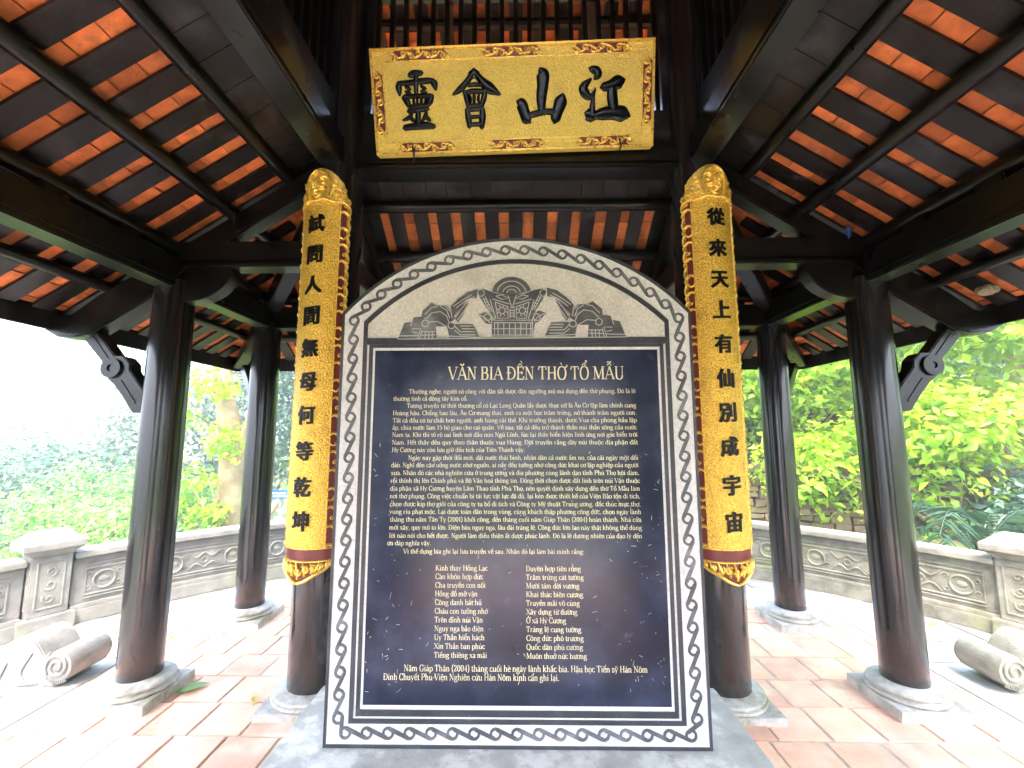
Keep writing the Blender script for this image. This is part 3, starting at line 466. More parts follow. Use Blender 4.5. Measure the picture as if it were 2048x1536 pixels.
TYM = obj('tympanum_field', [sp(x, z, .0015) for x, z in [(-.786, 2.158)]+arch(.784, 2.236, 2.564)+[(.78, 2.158)]], [tuple(range(32))], MT['tymp'], STE)
PAN = obj('inscription_panel', [sp(*p, .0012) for p in [(-.746, .356), (.74, .356), (.74, 2.093), (-.746, 2.093)]], [(0, 1, 2, 3)], MT['panel'], STE)
# chain border
def chainpath():
    P = [(x-.003, z) for x, z in [(.86, 1.2+.0)]]
    pts = [(0, .232), (-.862, .232), (-.86, 1.2)]+[(x, z) for x, z in arch(.862, 2.272, 2.643, 40)]+[(.856, 1.2), (.856, .232), (0, .232)]
    d = [0]
    for a, b in zip(pts, pts[1:]): d.append(d[-1]+math.dist(a, b))
    n = round(d[-1]/.1035); 
    xs = np.interp(np.linspace(0, d[-1], n, endpoint=False), d, [p[0] for p in pts]); zs = np.interp(np.linspace(0, d[-1], n, endpoint=False), d, [p[1] for p in pts])
    return list(zip(xs, zs))
mb = MB(); CP = chainpath(); n = len(CP)
for i, (x, z) in enumerate(CP):
    k = 16; vs = []
    for a in np.linspace(0, 2*PI, k, endpoint=False):
        for r, h in ((.0165, .0), (.0175, .0052), (.0285, .0052), (.0295, .0)): vs.append(sp(x+r*math.cos(a), z+r*math.sin(a), h))
    mb.add(vs, [(4*i_+j, 4*i_+j+1, 4*((i_+1) % k)+j+1, 4*((i_+1) % k)+j) for i_ in range(k) for j in range(3)])
    x2, z2 = CP[(i+1) % n]; d = np.array((x2-x, z2-z)); L = np.hypot(*d); d /= L; nn = np.array((-d[1], d[0]))
    a = np.array((x, z))+nn*.0205*1+d*.006; b = np.array((x2, z2))-nn*.0205*1-d*.006; e = (b-a)/np.hypot(*(b-a)); m_ = np.array((-e[1], e[0]))*.0085
    q = [a+m_, a-m_, b-m_, b+m_]
    mb.add([sp(*p, .0049) for p in q]+[sp(*p, 0) for p in q], [(0, 1, 2, 3), (0, 4, 5, 1), (1, 5, 6, 2), (2, 6, 7, 3), (3, 7, 4, 0)])
mb.build('chain_border', MT['chain'], STE)
# carved relief in the round top
mb = MB()
for i, p in enumerate(RELIEF_P):
    h = .0085+i*.0002; n = len(p); mb.add([sp(*q, h) for q in p]+[sp(*q, .001) for q in p], [tuple(range(n))]+[(j, (j+1) % n, n+(j+1) % n, n+j) for j in range(n)])
rel = mb.build('carved_relief', MT['chain'], STE)
def ribbon(mb, pts, w, fn, h):
    P = [np.array(p, float) for p in pts]; N = len(P); vs = []
    for i, p in enumerate(P):
        d = P[min(i+1, N-1)]-P[max(i-1, 0)]; L = np.hypot(*d) or 1; nn = np.array((-d[1], d[0]))/L*w/2
        vs += [fn(*(p+nn), h), fn(*(p-nn), h)]
    mb.add(vs, [(2*i, 2*i+1, 2*i+3, 2*i+2) for i in range(N-1)])
mb = MB()
for i, p in enumerate(RELIEF_L): ribbon(mb, p, .0042, sp, .0135+i*.00001)
mb.build('incised_lines', MT['line'], rel)

# --- inscription: a roman letter set drawn with a broad pen (stroke width follows direction), with serifs
# glyph: advance | strokes (c = curve, l = line; t = thin) ; s = serif centres, h = half serifs (to the left)
G = {
'a': (.46, 'c .08,.37 .14,.43 .24,.44 .31,.40 .33,.31;l .33,.33 .33,.06;c .33,.06 .36,.01 .43,.03;c .33,.27 .16,.22 .07,.14 .11,.02 .2,.01 .33,.1'),
'b': (.52, 'l .12,.7 .12,.02;c .12,.33 .22,.43 .34,.43 .44,.33 .46,.22 .44,.1 .34,.01 .22,.01 .12,.1;h .12,.69'),
'c': (.44, 'c .38,.35 .32,.42 .23,.44 .11,.38 .07,.22 .11,.07 .23,.0 .33,.03 .4,.11'),
'd': (.53, 'l .4,.7 .4,.02;c .4,.33 .3,.43 .2,.43 .1,.34 .07,.22 .1,.1 .2,.01 .3,.01 .4,.1;h .4,.69;s .44,.012'),
'đ': (.53, 'l .4,.7 .4,.02;c .4,.33 .3,.43 .2,.43 .1,.34 .07,.22 .1,.1 .2,.01 .3,.01 .4,.1;l .25,.58 .52,.58;s .44,.012'),
'e': (.45, 'l .08,.25 .39,.25;c .39,.25 .37,.39 .24,.44 .12,.38 .07,.22 .11,.07 .23,.0 .33,.02 .4,.1'),
'g': (.5, 'c .22,.44 .11,.4 .09,.3 .13,.2 .22,.17 .31,.2 .35,.3 .32,.4 .22,.44;l .34,.4 .47,.42;c .14,.2 .1,.12 .16,.07 .3,.05 .4,.02 .43,-.08 .35,-.18 .2,-.2 .08,-.16 .07,-.07 .15,.02'),
'h': (.55, 'l .12,.7 .12,0;c .12,.33 .22,.43 .33,.43 .4,.36 .41,.28;l .41,.3 .41,0;h .12,.69;s .12,.012 .41,.012'),
'i': (.29, 'l .14,.43 .14,0;h .14,.42;s .14,.012;d .14,.6'),
'ı': (.29, 'l .14,.43 .14,0;h .14,.42;s .14,.012'),
'k': (.54, 'l .12,.7 .12,0;l .14,.2 .4,.42;l .23,.26 .46,0;h .12,.69;s .12,.012 .4,.43 .45,.012'),
'l': (.29, 'l .14,.7 .14,0;h .14,.69;s .14,.012'),
'm': (.82, 'l .12,.43 .12,0;c .12,.33 .2,.42 .3,.43 .37,.36 .39,.28;l .39,.3 .39,0;c .39,.33 .47,.42 .57,.43 .64,.36 .66,.28;l .66,.3 .66,0;h .12,.42;s .12,.012 .39,.012 .66,.012'),
'n': (.55, 'l .12,.43 .12,0;c .12,.33 .22,.43 .33,.43 .4,.36 .41,.28;l .41,.3 .41,0;h .12,.42;s .12,.012 .41,.012'),
'o': (.5, 'c .25,.44 .13,.4 .07,.22 .13,.04 .25,0 .37,.04 .43,.22 .37,.4 .25,.44'),
'p': (.53, 'l .12,.43 .12,-.2;c .12,.33 .22,.43 .34,.43 .44,.33 .46,.22 .44,.1 .34,.01 .22,.01 .12,.1;h .12,.42;s .12,-.19'),
'q': (.53, 'l .4,.43 .4,-.2;c .4,.33 .3,.43 .2,.43 .1,.34 .07,.22 .1,.1 .2,.01 .3,.01 .4,.1;s .4,-.19'),
'r': (.4, 'l .12,.43 .12,0;c .12,.3 .18,.4 .26,.43 .34,.4;h .12,.42;s .12,.012'),
's': (.4, 'c .33,.33 .29,.42 .19,.44 .09,.38 .1,.29 .2,.23 .31,.17 .34,.09 .27,.01 .16,0 .09,.04 .07,.12'),
't': (.32, 'l .14,.56 .14,.1;c .14,.1 .17,.01 .25,.01 .29,.05;l .03,.43 .28,.43'),
'u': (.55, 'l .12,.43 .12,.14;c .12,.14 .14,.03 .22,.0 .33,.03 .41,.12;l .41,.43 .41,0;h .12,.42 .41,.42;s .45,.012'),
'v': (.5, 'l .08,.43 .25,0;t .42,.43 .25,0;s .09,.43 .41,.43'),
'x': (.5, 'l .08,.43 .42,0;t .41,.43 .08,0;s .09,.43 .4,.43 .08,.012 .42,.012'),
'y': (.5, 'l .08,.43 .25,.02;t .42,.43 .25,.0 .18,-.16 .08,-.17;s .09,.43 .41,.43'),
'A': (.66, 't .05,0 .32,.68;l .32,.68 .6,0;l .16,.24 .48,.24;s .06,.012 .59,.012'),
'B': (.6, 'l .14,.68 .14,0;c .14,.67 .36,.67 .45,.6 .45,.43 .35,.36 .14,.36;c .35,.36 .5,.28 .5,.09 .38,.01 .14,.01;s .13,.67 .13,.012'),
'C': (.62, 'c .55,.55 .46,.66 .34,.69 .16,.6 .08,.34 .16,.08 .34,-.01 .48,.04 .56,.15;l .55,.68 .55,.5'),
'D': (.68, 'l .14,.68 .14,0;c .14,.67 .36,.66 .53,.55 .6,.34 .53,.12 .36,.02 .14,.01;s .13,.67 .13,.012'),
'Đ': (.68, 'l .14,.68 .14,0;c .14,.67 .36,.66 .53,.55 .6,.34 .53,.12 .36,.02 .14,.01;s .13,.67 .13,.012;l .02,.35 .32,.35'),
'E': (.58, 'l .14,.68 .14,0;l .12,.67 .5,.67 .51,.54;l .12,.012 .51,.012 .53,.16;l .14,.36 .4,.36;l .4,.43 .4,.29;s .13,.67 .13,.012'),
'G': (.68, 'c .55,.55 .46,.66 .34,.69 .16,.6 .08,.34 .16,.08 .34,-.01 .46,.01 .55,.08;l .55,.3 .55,.04;l .55,.68 .55,.5;s .55,.3'),
'H': (.7, 'l .14,.68 .14,0;l .56,.68 .56,0;l .14,.35 .56,.35;s .14,.67 .14,.012 .56,.67 .56,.012'),
'I': (.32, 'l .16,.68 .16,0;s .16,.67 .16,.012'),
'K': (.66, 'l .14,.68 .14,0;t .16,.3 .52,.67;l .26,.4 .56,0;s .14,.67 .14,.012 .52,.67 .57,.012'),
'L': (.56, 'l .14,.68 .14,0;l .14,.012 .5,.012 .52,.17;s .14,.67 .14,.012'),
'M': (.84, 't .14,0 .14,.68;l .15,.68 .41,.03;t .41,.03 .68,.68;l .7,.68 .7,0;s .12,.67 .12,.012 .72,.67 .7,.012'),
'N': (.7, 't .13,0 .13,.68;l .13,.68 .56,.0;t .56,0 .56,.68;s .1,.67 .13,.012 .56,.67'),
'O': (.7, 'c .35,.69 .17,.62 .08,.34 .17,.06 .35,-.01 .53,.06 .62,.34 .53,.62 .35,.69'),
'P': (.58, 'l .14,.68 .14,0;c .14,.67 .38,.67 .49,.58 .49,.41 .38,.33 .14,.32;s .13,.67 .13,.012'),
'Q': (.7, 'c .35,.69 .17,.62 .08,.34 .17,.06 .35,-.01 .53,.06 .62,.34 .53,.62 .35,.69;l .33,.04 .6,-.14'),
'T': (.62, 'l .31,.68 .31,0;l .05,.52 .06,.67 .56,.67 .57,.52;s .31,.012'),
'U': (.68, 'l .14,.68 .14,.2;c .14,.2 .18,.05 .34,-.01 .5,.05 .55,.2;t .55,.2 .55,.68;s .14,.67 .55,.67'),
'V': (.66, 'l .06,.68 .33,0;t .6,.68 .33,0;s .08,.67 .59,.67'),
'X': (.66, 'l .08,.68 .58,0;t .57,.68 .07,0;s .09,.67 .57,.67 .08,.012 .58,.012'),
'0': (.5, 'c .25,.66 .13,.58 .08,.33 .13,.08 .25,0 .37,.08 .42,.33 .37,.58 .25,.66'),
'1': (.4, 'l .2,.66 .2,0;t .08,.55 .2,.65;s .2,.012'),
'2': (.5, 'c .09,.5 .14,.62 .26,.66 .38,.58 .37,.42 .22,.2 .08,.03;l .08,.03 .42,.03 .43,.15'),
'4': (.5, 'l .33,.66 .33,0;t .33,.65 .06,.19;l .06,.19 .45,.19;s .33,.012'),
'5': (.5, 't .14,.64 .38,.64;t .14,.64 .11,.37;c .11,.37 .27,.43 .41,.32 .4,.14 .25,.01 .1,.06'),
'.': (.24, 'd .11,.04'), ',': (.24, 'd .11,.04;t .13,.03 .08,-.1'), ':': (.26, 'd .12,.04;d .12,.38'), '-': (.3, 'l .04,.25 .26,.25'),
'(': (.3, 'c .25,.74 .13,.55 .1,.3 .13,.05 .25,-.14'), ')': (.3, 'c .05,.74 .17,.55 .2,.3 .17,.05 .05,-.14'), ' ': (.24, ''),
}
DIA = {'\u0300': 't .17,.14 .03,.03#', '\u0301': 'T', '\u0303': '~', '\u0309': '?', '\u0323': '.', '\u0302': '^', '\u0306': 'u', '\u031b': "'"}
THK, THN, SER = .105, .042, .036
def pen(pts, thin=False):
    P = [np.array(p, float) for p in pts]; N = len(P); vs = []
    for i, p in enumerate(P):
        d = P[min(i+1, N-1)]-P[max(i-1, 0)]; L = np.hypot(*d) or 1; d = d/L
        w = THN if thin else THN+(THK-THN)*abs(d[1])**1.3
        nn = np.array((-d[1], d[0]))*w/2; vs += [tuple(p+nn), tuple(p-nn)]
    return vs, [(2*i, 2*i+1, 2*i+3, 2*i+2) for i in range(N-1)]
def dotq(x, y, r=.055):
    return [(x+r*math.cos(a), y+r*math.sin(a)) for a in np.linspace(0, 2*PI, 7, endpoint=False)], [tuple(range(7))]
CACHE = {}
def glyph(ch):
    if ch in CACHE: return CACHE[ch]
    dec = unicodedata.normalize('NFD', ch); base = dec[0]; marks = dec[1:]
    if base == 'i' and any(m in marks for m in '\u0300\u0301\u0303\u0309\u0302'): base = 'ı'
    adv, st = G.get(base, (.4, '')); V = []; F = []
    def put(vf):
        b = len(V); dz = .00003*(len(F) % 9); V.extend([(x, y, dz) for x, y in vf[0]]); F.extend([tuple(b+i for i in f) for f in vf[1]])
    for s in filter(None, st.split(';')):
        k, *r = s.split(); P = [tuple(map(float, q.split(','))) for q in r]
        if k == 'c': put(pen(catmull(P, 4)))
        elif k == 'l': put(pen(P))
        elif k == 't': put(pen(P, True))
        elif k == 'd': put(dotq(*P[0]))
        else:
            for x, y in P:
                a, b = (-.1, .1) if k == 's' else (-.1, .0)
                put(([(x+a, y-SER/2), (x+b, y-SER/2), (x+b, y+SER/2), (x+a, y+SER/2)], [(0, 1, 2, 3)]))
    upc = base.isupper(); cx = (adv-.03)/2 if base != 'ı' else .14; y0 = .75 if upc else .53
    if '\u031b' in marks: put(pen(catmull([(adv-.14, (.62 if upc else .38)), (adv-.02, (.68 if upc else .45)), (adv+.0, (.77 if upc else .54))], 3), False))
    if '\u0302' in marks: put(pen([(cx-.13, y0-.01), (cx, y0+.11), (cx+.13, y0-.01)])); 
    if '\u0306' in marks: put(pen(catmull([(cx-.13, y0+.1), (cx, y0), (cx+.13, y0+.1)], 3), False)); 
    hat = '\u0302' in marks or '\u0306' in marks; ty = y0+(.11 if hat else 0); tx = cx+(.12 if hat else 0)
    if '\u0300' in marks: put(([(tx-.12, ty+.14), (tx-.03, ty+.14), (tx+.06, ty), (tx+.02, ty)], [(0, 1, 2, 3)]))
    if '\u0301' in marks: put(([(tx+.12, ty+.14), (tx+.03, ty+.14), (tx-.06, ty), (tx-.02, ty)], [(0, 3, 2, 1)]))
    if '\u0303' in marks: put(pen(catmull([(cx-.14, ty+.02), (cx-.06, ty+.08), (cx+.06, ty+.03), (cx+.14, ty+.09)], 3)))
    if '\u0309' in marks: put(pen(catmull([(tx-.05, ty+.12), (tx+.04, ty+.14), (tx+.05, ty+.08), (tx-.01, ty+.04), (tx-.01, ty)], 3)))
    if '\u0323' in marks: put(dotq(cx, -.14, .05))
    CACHE[ch] = (adv, V, F); return CACHE[ch]
def write(mb, text, x0, x1, z, size, fn, h, track=0, stretch_gaps=True):
    """set a line between x0 and x1 (x1 None = natural width): letters scaled a little, the rest goes into the word gaps"""
    adv = sum(glyph(c)[0] for c in text); nsp = text.count(' '); kx = size; gap = 0
    if x1 is not None:
        kx = (x1-x0)/adv
        if kx > size*1.04 and nsp: gap = ((x1-x0)-adv*size*1.04)/nsp; kx = size*1.04
    x = x0
    for c in text:
        a, V, F = glyph(c)
        if F: mb.add([fn(x+v[0]*kx, z+v[1]*size, h+v[2]) for v in V], F)
        x += a*kx+(gap if c == ' ' else 0)
LINES = [
(-.561, .618, 1.861, 'Thường nghe, người có công với dân tất được dân ngưỡng mộ mà dựng đền thờ phụng. Đó là lẽ'),
(-.642, -.253, 1.824, 'thường tình cả đông tây kim cổ.'),
(-.570, .619, 1.787, 'Tương truyền từ thời thượng cổ có Lạc Long Quân lấy được thục nữ là Âu Cơ lập làm chính cung'),
(-.642, .619, 1.749, 'Hoàng hậu. Chẳng bao lâu, Âu Cơ mang thai, sinh ra một bọc trăm trứng, nở thành trăm người con.'),
(-.642, .620, 1.711, 'Tất cả đều có tư chất hơn người, anh hùng cái thế. Khi trưởng thành, được Vua cha phong hầu lập'),
(-.642, .619, 1.674, 'ấp, chia nước làm 15 bộ giao cho cai quản. Về sau, tất cả đều trở thành thần núi thần sông của nước'),
(-.642, .621, 1.637, 'Nam ta. Khi thì tỏ rõ oai linh nơi đầu non Ngũ Lĩnh, lúc lại thấy hiển hiện linh ứng nơi góc biển trời'),
(-.642, .621, 1.598, 'Nam. Hết thảy đều quy theo thân thuộc vua Hùng. Đời truyền rằng dãy núi thuộc địa phận đất'),
(-.641, .044, 1.560, 'Hy Cương này còn lưu giữ dấu tích của Tiên Thánh vậy.'),
(-.556, .621, 1.520, 'Ngày nay gặp thời đổi mới, đất nước thái bình, nhân dân cả nước ấm no, của cải ngày một dồi'),
(-.642, .621, 1.483, 'dào. Nghĩ đến câu uống nước nhớ nguồn, ai nấy đều tưởng nhớ công đức khai cơ lập nghiệp của người'),
(-.642, .623, 1.444, 'xưa. Nhân đó các nhà nghiên cứu ở trung ương và địa phương cùng lãnh đạo tỉnh Phú Thọ hội đàm,'),
(-.643, .624, 1.405, 'rồi thỉnh thị lên Chính phủ và Bộ Văn hoá thông tin. Đồng thời chọn được đất linh trên núi Vặn thuộc'),
(-.644, .624, 1.366, 'địa phận xã Hy Cương huyện Lâm Thao tỉnh Phú Thọ, nên quyết định xây dựng đền thờ Tổ Mẫu làm'),
(-.645, .624, 1.328, 'nơi thờ phụng. Công việc chuẩn bị tài lực vật lực đã đủ, lại kén được thiết kế của Viện Bảo tồn di tích,'),
(-.643, .624, 1.289, 'chọn được kíp thợ giỏi của công ty tu bổ di tích và Công ty Mỹ thuật Trung ương, đốc thúc mực thợ,'),
(-.644, .625, 1.251, 'vung rìu phạt mộc. Lại được toàn dân trong vùng, cùng khách thập phương công đức, chọn ngày lành'),
(-.640, .625, 1.213, 'tháng thu năm Tân Tỵ (2001) khởi công, đến tháng cuối năm Giáp Thân (2004) hoàn thành. Nhà cửa'),
(-.643, .626, 1.174, 'mới xây, quy mô to lớn. Điện báu nguy nga, lâu đài tráng lệ. Công đức lớn lao này thật không thể dùng'),
(-.642, .626, 1.134, 'lời nào nói cho hết được. Người làm điều thiện ắt được phúc lành. Đó là lẽ đương nhiên của đạo lý đền'),
(-.650, -.429, 1.098, 'ơn đáp nghĩa vậy.'),
(-.568, .337, 1.058, 'Vì thế dựng bia ghi lại lưu truyền về sau. Nhân đó lại làm bài minh rằng:')]
VL = [(-.144, 'Kính thay Hồng Lạc'), (-.166, 'Càn khôn hợp đức'), (-.154, 'Cha truyền con nối'), (-.194, 'Hồng đồ mở vận'), (-.173, 'Công danh bất hủ'), (-.143, 'Cháu con tưởng nhớ'), (-.167, 'Trên đỉnh núi Vặn'), (-.163, 'Nguy nga bảo điện'), (-.158, 'Uy Thần hiển hách'), (-.156, 'Xin Thần ban phúc'), (-.145, 'Tiếng thiêng xa mãi')]
VR = [(.318, 'Duyên hợp tiên rồng'), (.331, 'Trăm trứng cát tường'), (.309, 'Mười tám đời vương'), (.327, 'Khai thác biên cương'), (.309, 'Truyền mãi vô cùng'), (.297, 'Xây dựng từ đường'), (.241, 'Ở xã Hy Cương'), (.314, 'Tráng lệ cung tường'), (.325, 'Công đức phô trương'), (.321, 'Quốc dân phú cường'), (.339, 'Muôn thuở nức hương')]
HT = .0028
mb = MB(); write(mb, 'VĂN BIA ĐỀN THỜ TỔ MẪU', -.357, .562, 1.936, .098, sp, HT); mb.build('inscription_title', MT['letter'], PAN)
mb = MB()
for x0, x1, z, t in LINES: write(mb, t, x0, x1, z+.002, .033, sp, HT)
mb.build('inscription_text', MT['letter'], PAN)
mb = MB()
for i in range(11):
    z = .979-i*.0406
    write(mb, VL[i][1], -.405, VL[i][0], z, .037, sp, HT); write(mb, VR[i][1], .045, VR[i][0], z-.002, .037, sp, HT)
mb.build('inscription_verse', MT['letter'], PAN)
mb = MB(); write(mb, 'Năm Giáp Thân (2004) tháng cuối hè ngày lành khắc bia. Hậu học Tiến sỹ Hán Nôm', -.55, .63, .511, .042, sp, HT)
write(mb, 'Đinh Chuyết Phu Viện Nghiên cứu Hán Nôm kính cẩn ghi lại.', -.649, .204, .471, .042, sp, HT); mb.build('inscription_colophon', MT['letter'], PAN)
# scratches and chips
mb = MB()
for i in range(150):
    x = random.choice([random.uniform(-.74, -.55), random.uniform(-.74, .73), random.uniform(.5, .73)]); z = random.uniform(.4, 1.6); a = random.uniform(0, PI); L = abs(random.gauss(0, .012))+.002
    pts = [(x, z), (x+math.cos(a)*L*.5+random.uniform(-.002, .002), z+math.sin(a)*L*.5), (x+math.cos(a)*L, z+math.sin(a)*L)]
    ribbon(mb, pts, random.uniform(.0008, .0025), sp, .0022+i*.000002)
mb.build('scratches', MT['line'], PAN)
mb = MB(); mb.box(-1.165, 1.165, -.72, .36, 0, .165)
PL = mb.build('cement_plinth', MT['concrete'], bevel=.012); PL.location = (0, YS+.16, .001)
tag(PL, 'broad low cement plinth under the stone stele', 'plinth')

# ------------------------------------------------------------------ name board
SG = tag(empty('name_board', (-.02, 2.70, 3.922)), 'large golden name board with four black characters tilted forward above the stele', 'sign')
SG.rotation_euler = (R(16)*1, 0, 0)
SG.rotation_euler = (Matrix.Rotation(R(16), 3, 'X') @ Matrix.Rotation(R(-1.3), 3, 'Y')).to_euler()
sw, sh = 1.905, .665
def sf(u, v, h=0): return (u, -.03-h, v)
mb = MB(); mb.box(-sw/2, sw/2, -.03, .03, -sh/2, sh/2); mb.build('board', MT['goldsign'], SG, bevel=.006)
def rim(w, h, t, hh, name):
    mb = MB()
    for x0, x1, z0, z1 in ((-w/2, w/2, h/2-t, h/2), (-w/2, w/2, -h/2, -h/2+t), (-w/2, -w/2+t, -h/2+t, h/2-t), (w/2-t, w/2, -h/2+t, h/2-t)): mb.box(x0, x1, -.03-hh, -.029, z0, z1)
    return mb.build(name, MT['goldrelief'], SG, bevel=.002)
rim(sw, sh, .014, .014, 'outer_rim'); rim(sw-.15, sh-.15, .008, .006, 'inner_rim')
def cartouche(cx, cz, L, Hh, vert, seed):
    rr = random.Random(seed); mb = MB(); e = .03
    if vert: pl = [(cx-Hh/2, cz-L/2+e), (cx, cz-L/2), (cx+Hh/2, cz-L/2+e), (cx+Hh/2, cz+L/2-e), (cx, cz+L/2), (cx-Hh/2, cz+L/2-e)]
    else: pl = [(cx-L/2+e, cz-Hh/2), (cx+L/2-e, cz-Hh/2), (cx+L/2, cz), (cx+L/2-e, cz+Hh/2), (cx-L/2+e, cz+Hh/2), (cx-L/2, cz)]
    mb.add([sf(*p, .0015) for p in pl], [tuple(range(6))]); base = mb.build('carved_cartouche', MT['red'], SG)
    mb = MB(); n = 7
    for i in range(n):
        t = -L/2+L*(i+.5)/n; s = 1 if i % 2 else -1
        def q(pts): return [((cx+y, cz+x, w) if vert else (cx+x, cz+y, w)) for x, y, w in pts]
        brush(mb, q(spiral(t, s*.006, Hh*.36, 1.1, rr.uniform(0, 6), .016, s, 9, .2)), sf, .01, 3, .0015)
        brush(mb, q([(t-L/n*.7, -s*Hh*.38, .006), (t, -s*Hh*.1, .015), (t+L/n*.7, s*Hh*.38, .005)]), sf, .009, 4, .0015)
    mb.build('scrollwork', MT['goldrelief'], base, smooth=True)
for i, x in enumerate((-.62, .0, .6)):
    cartouche(x, sh/2-.045, .39, .06, False, i); cartouche(x+.02, -sh/2+.045, .39, .06, False, 10+i)
cartouche(-sw/2+.045, 0, .4, .058, True, 20); cartouche(sw/2-.045, 0.02, .42, .058, True, 21)
for ch, sts in SIGN.items():
    mb = MB()
    for st in sts: brush(mb, [(u, v*.92, w*1.5) for u, v, w in st], sf, .014, 6, 0, 7)
    mb.build('character', MT['ink3'], SG, smooth=True)
# hooks that carry the board on the beam
mb = MB()
for x in (-.7, .72): mb.tube([(x, -.045, -sh/2+.05), (x+.01, -.06, -sh/2-.0), (x, -.02, -sh/2-.03), (x-.02, .05, -sh/2-.02)], .006, 6)
mb.build('hook', MT['wood'], SG, smooth=True)

# ------------------------------------------------------------------ couplet boards wrapped round the inner columns
def cjk_mesh(ch, size, weight=.006):
    c = bpy.data.curves.new('glyph', 'FONT'); c.body = ch; c.size = 1; c.align_x = 'CENTER'; c.offset = weight; c.resolution_u = 2
    o = bpy.data.objects.new('glyph', c); COL.objects.link(o); dg = bpy.context.evaluated_depsgraph_get(); me = bpy.data.meshes.new_from_object(o.evaluated_get(dg))
    bm = bmesh.new(); bm.from_mesh(me); bpy.data.objects.remove(o); bpy.data.curves.remove(c); bpy.data.meshes.remove(me)
    if not bm.verts: return [], []
    xs = [v.co.x for v in bm.verts]; ys = [v.co.y for v in bm.verts]; cx, cy = (min(xs)+max(xs))/2, (min(ys)+max(ys))/2; k = size/max(max(xs)-min(xs), max(ys)-min(ys), .5)
    for v in bm.verts:
        x, y = (v.co.x-cx)*k, (v.co.y-cy)*k
        v.co = (x*.96+random.gauss(0, .0007), y+x*.06+random.gauss(0, .0007), 0)
    for i in range(-6, 7): bmesh.ops.bisect_plane(bm, geom=bm.verts[:]+bm.edges[:]+bm.faces[:], plane_co=(i*.012, 0, 0), plane_no=(1, 0, 0), dist=1e-6)
    bm.verts.index_update(); V = [tuple(v.co) for v in bm.verts]; F = [tuple(v.index for v in f.verts) for f in bm.faces]; 
    B_ = [(e.verts[0].index, e.verts[1].index) for e in bm.edges if len(e.link_faces) == 1]; bm.free()
    n = len(V); V2 = V+[(x, y, -1) for x, y, z in V]; F += [(a, b, n+b, n+a) for a, b in B_]
    return V2, F
def couplet(cx, cdeg, text, zc, label):
    e = tag(empty('couplet_board', (cx, 2.92, .9), R(cdeg)), label, 'couplet board', 'gilded couplet boards on the inner columns')
    r0 = .2
    def cf(u, v, h=0): a = u/r0; return ((r0+h)*math.sin(a), -(r0+h)*math.cos(a), v)      # u = arc length, v = height above .9
    HW = R(58)*r0; FW = R(44)*r0; top = 2.33
    def shell(name, m, outl, hh, parent, nu=22, thick=.02, edge=None):
        """curved panel between half width profile outl(v) over v values"""
        mb = MB(); vs = []; fs = []; k = nu+1
        for v, w in outl:
            for j in range(k): vs.append(cf(-w+2*w*j/nu, v, hh))
            for j in range(k): vs.append(cf(-w+2*w*j/nu, v, hh-thick))
        R_ = len(outl)
        for i in range(R_-1):
            for j in range(nu):
                a = i*2*k+j; b = a+2*k; fs += [(a, a+1, b+1, b), (a+k, b+k, b+k+1, a+k+1)]
            for j in (0, nu): a = i*2*k+j; b = a+2*k; fs.append((a, b, b+k, a+k) if j == 0 else (a, a+k, b+k, b))
        for i in (0, R_-1):
            for j in range(nu): a = i*2*k+j; fs.append((a, a+k, a+k+1, a+1))
        mb.add(vs, fs); return mb.build(name, m, parent, smooth=True)
    body = shell('backing_board', MT['red'], [(v, HW) for v in np.linspace(-.02, top, 12)], .0, e)
    field = shell('gilded_field', MT['gold'], [(v, FW*(1 if v < 2.29 else .9)) for v in np.linspace(.055, top, 30)], .006, e, thick=.006)
    # gold rims and scalloped fret along both edges
    mb = MB()
    for s in (-1, 1):
        brush(mb, [(s*FW, v, .009) for v in np.linspace(.05, top, 14)], cf, .012, 2, 0, 4)
        brush(mb, [(s*(HW-.003), v, .009) for v in np.linspace(.0, top, 14)], cf, .012, 2, -.004, 4)
        v = .06; i = 0
        while v < top-.05:
            L = .115; c_ = (FW+HW)/2
            brush(mb, [(s*FW, v+.003, .018), (s*c_, v+.012, .02), (s*(HW+.004), v+.0, .024), (s*(HW+.013), v+.035, .018), (s*(HW+.002), v+.065, .018)], cf, .02, 4, -.003, 5)
            brush(mb, [(s*(HW+.004), v+.07, .016), (s*(HW+.012), v+.09, .018), (s*(HW+.002), v+.112, .014)], cf, .018, 4, -.003, 5)
            if i % 3 == 1: brush(mb, spiral(s*(HW-.014), v+.055, .016, 1.1, 0, .01, s, 8), cf, .014, 3, 0, 5)
            if i % 3 == 2: brush(mb, [(s*FW, v+.06, .01), (s*c_, v+.05, .014), (s*(HW+.003), v+.085, .012)], cf, .013, 4, 0, 5)
            v += L; i += 1
    mb.build('edge_fret', MT['goldrelief'], e, smooth=True)
    # plain red band and carved foot
    mb = MB(); brush(mb, [(u, .052, .008) for u in np.linspace(-HW, HW, 10)], cf, .012, 3, 0, 4); brush(mb, [(u, -.022, .012) for u in np.linspace(-HW, HW, 10)], cf, .014, 3, 0, 4); mb.build('foot_rim', MT['goldrelief'], e, smooth=True)
    foot = shell('carved_foot', MT['red'], [(-.15, .015), (-.135, .05), (-.11, .1), (-.085, .14), (-.06, .18), (-.03, HW)], -.004, e, thick=.016)
    mb = MB(); rr = random.Random(int(cx*10))
    for u in np.linspace(-HW+.02, HW-.02, 9):
        d = -.05-.075*(1-abs(u)/HW)
        brush(mb, spiral(u, (d-.02)/2-.006, .021+.006*(1-abs(u)/HW), 1.3, rr.uniform(0, 6), .015, 1 if u < 0 else -1, 12), cf, .017, 3, 0, 5)
        brush(mb, [(u-.015, -.03, .008), (u, d*.7, .02), (u*.9, d, .01)], cf, .014, 4, 0, 5)
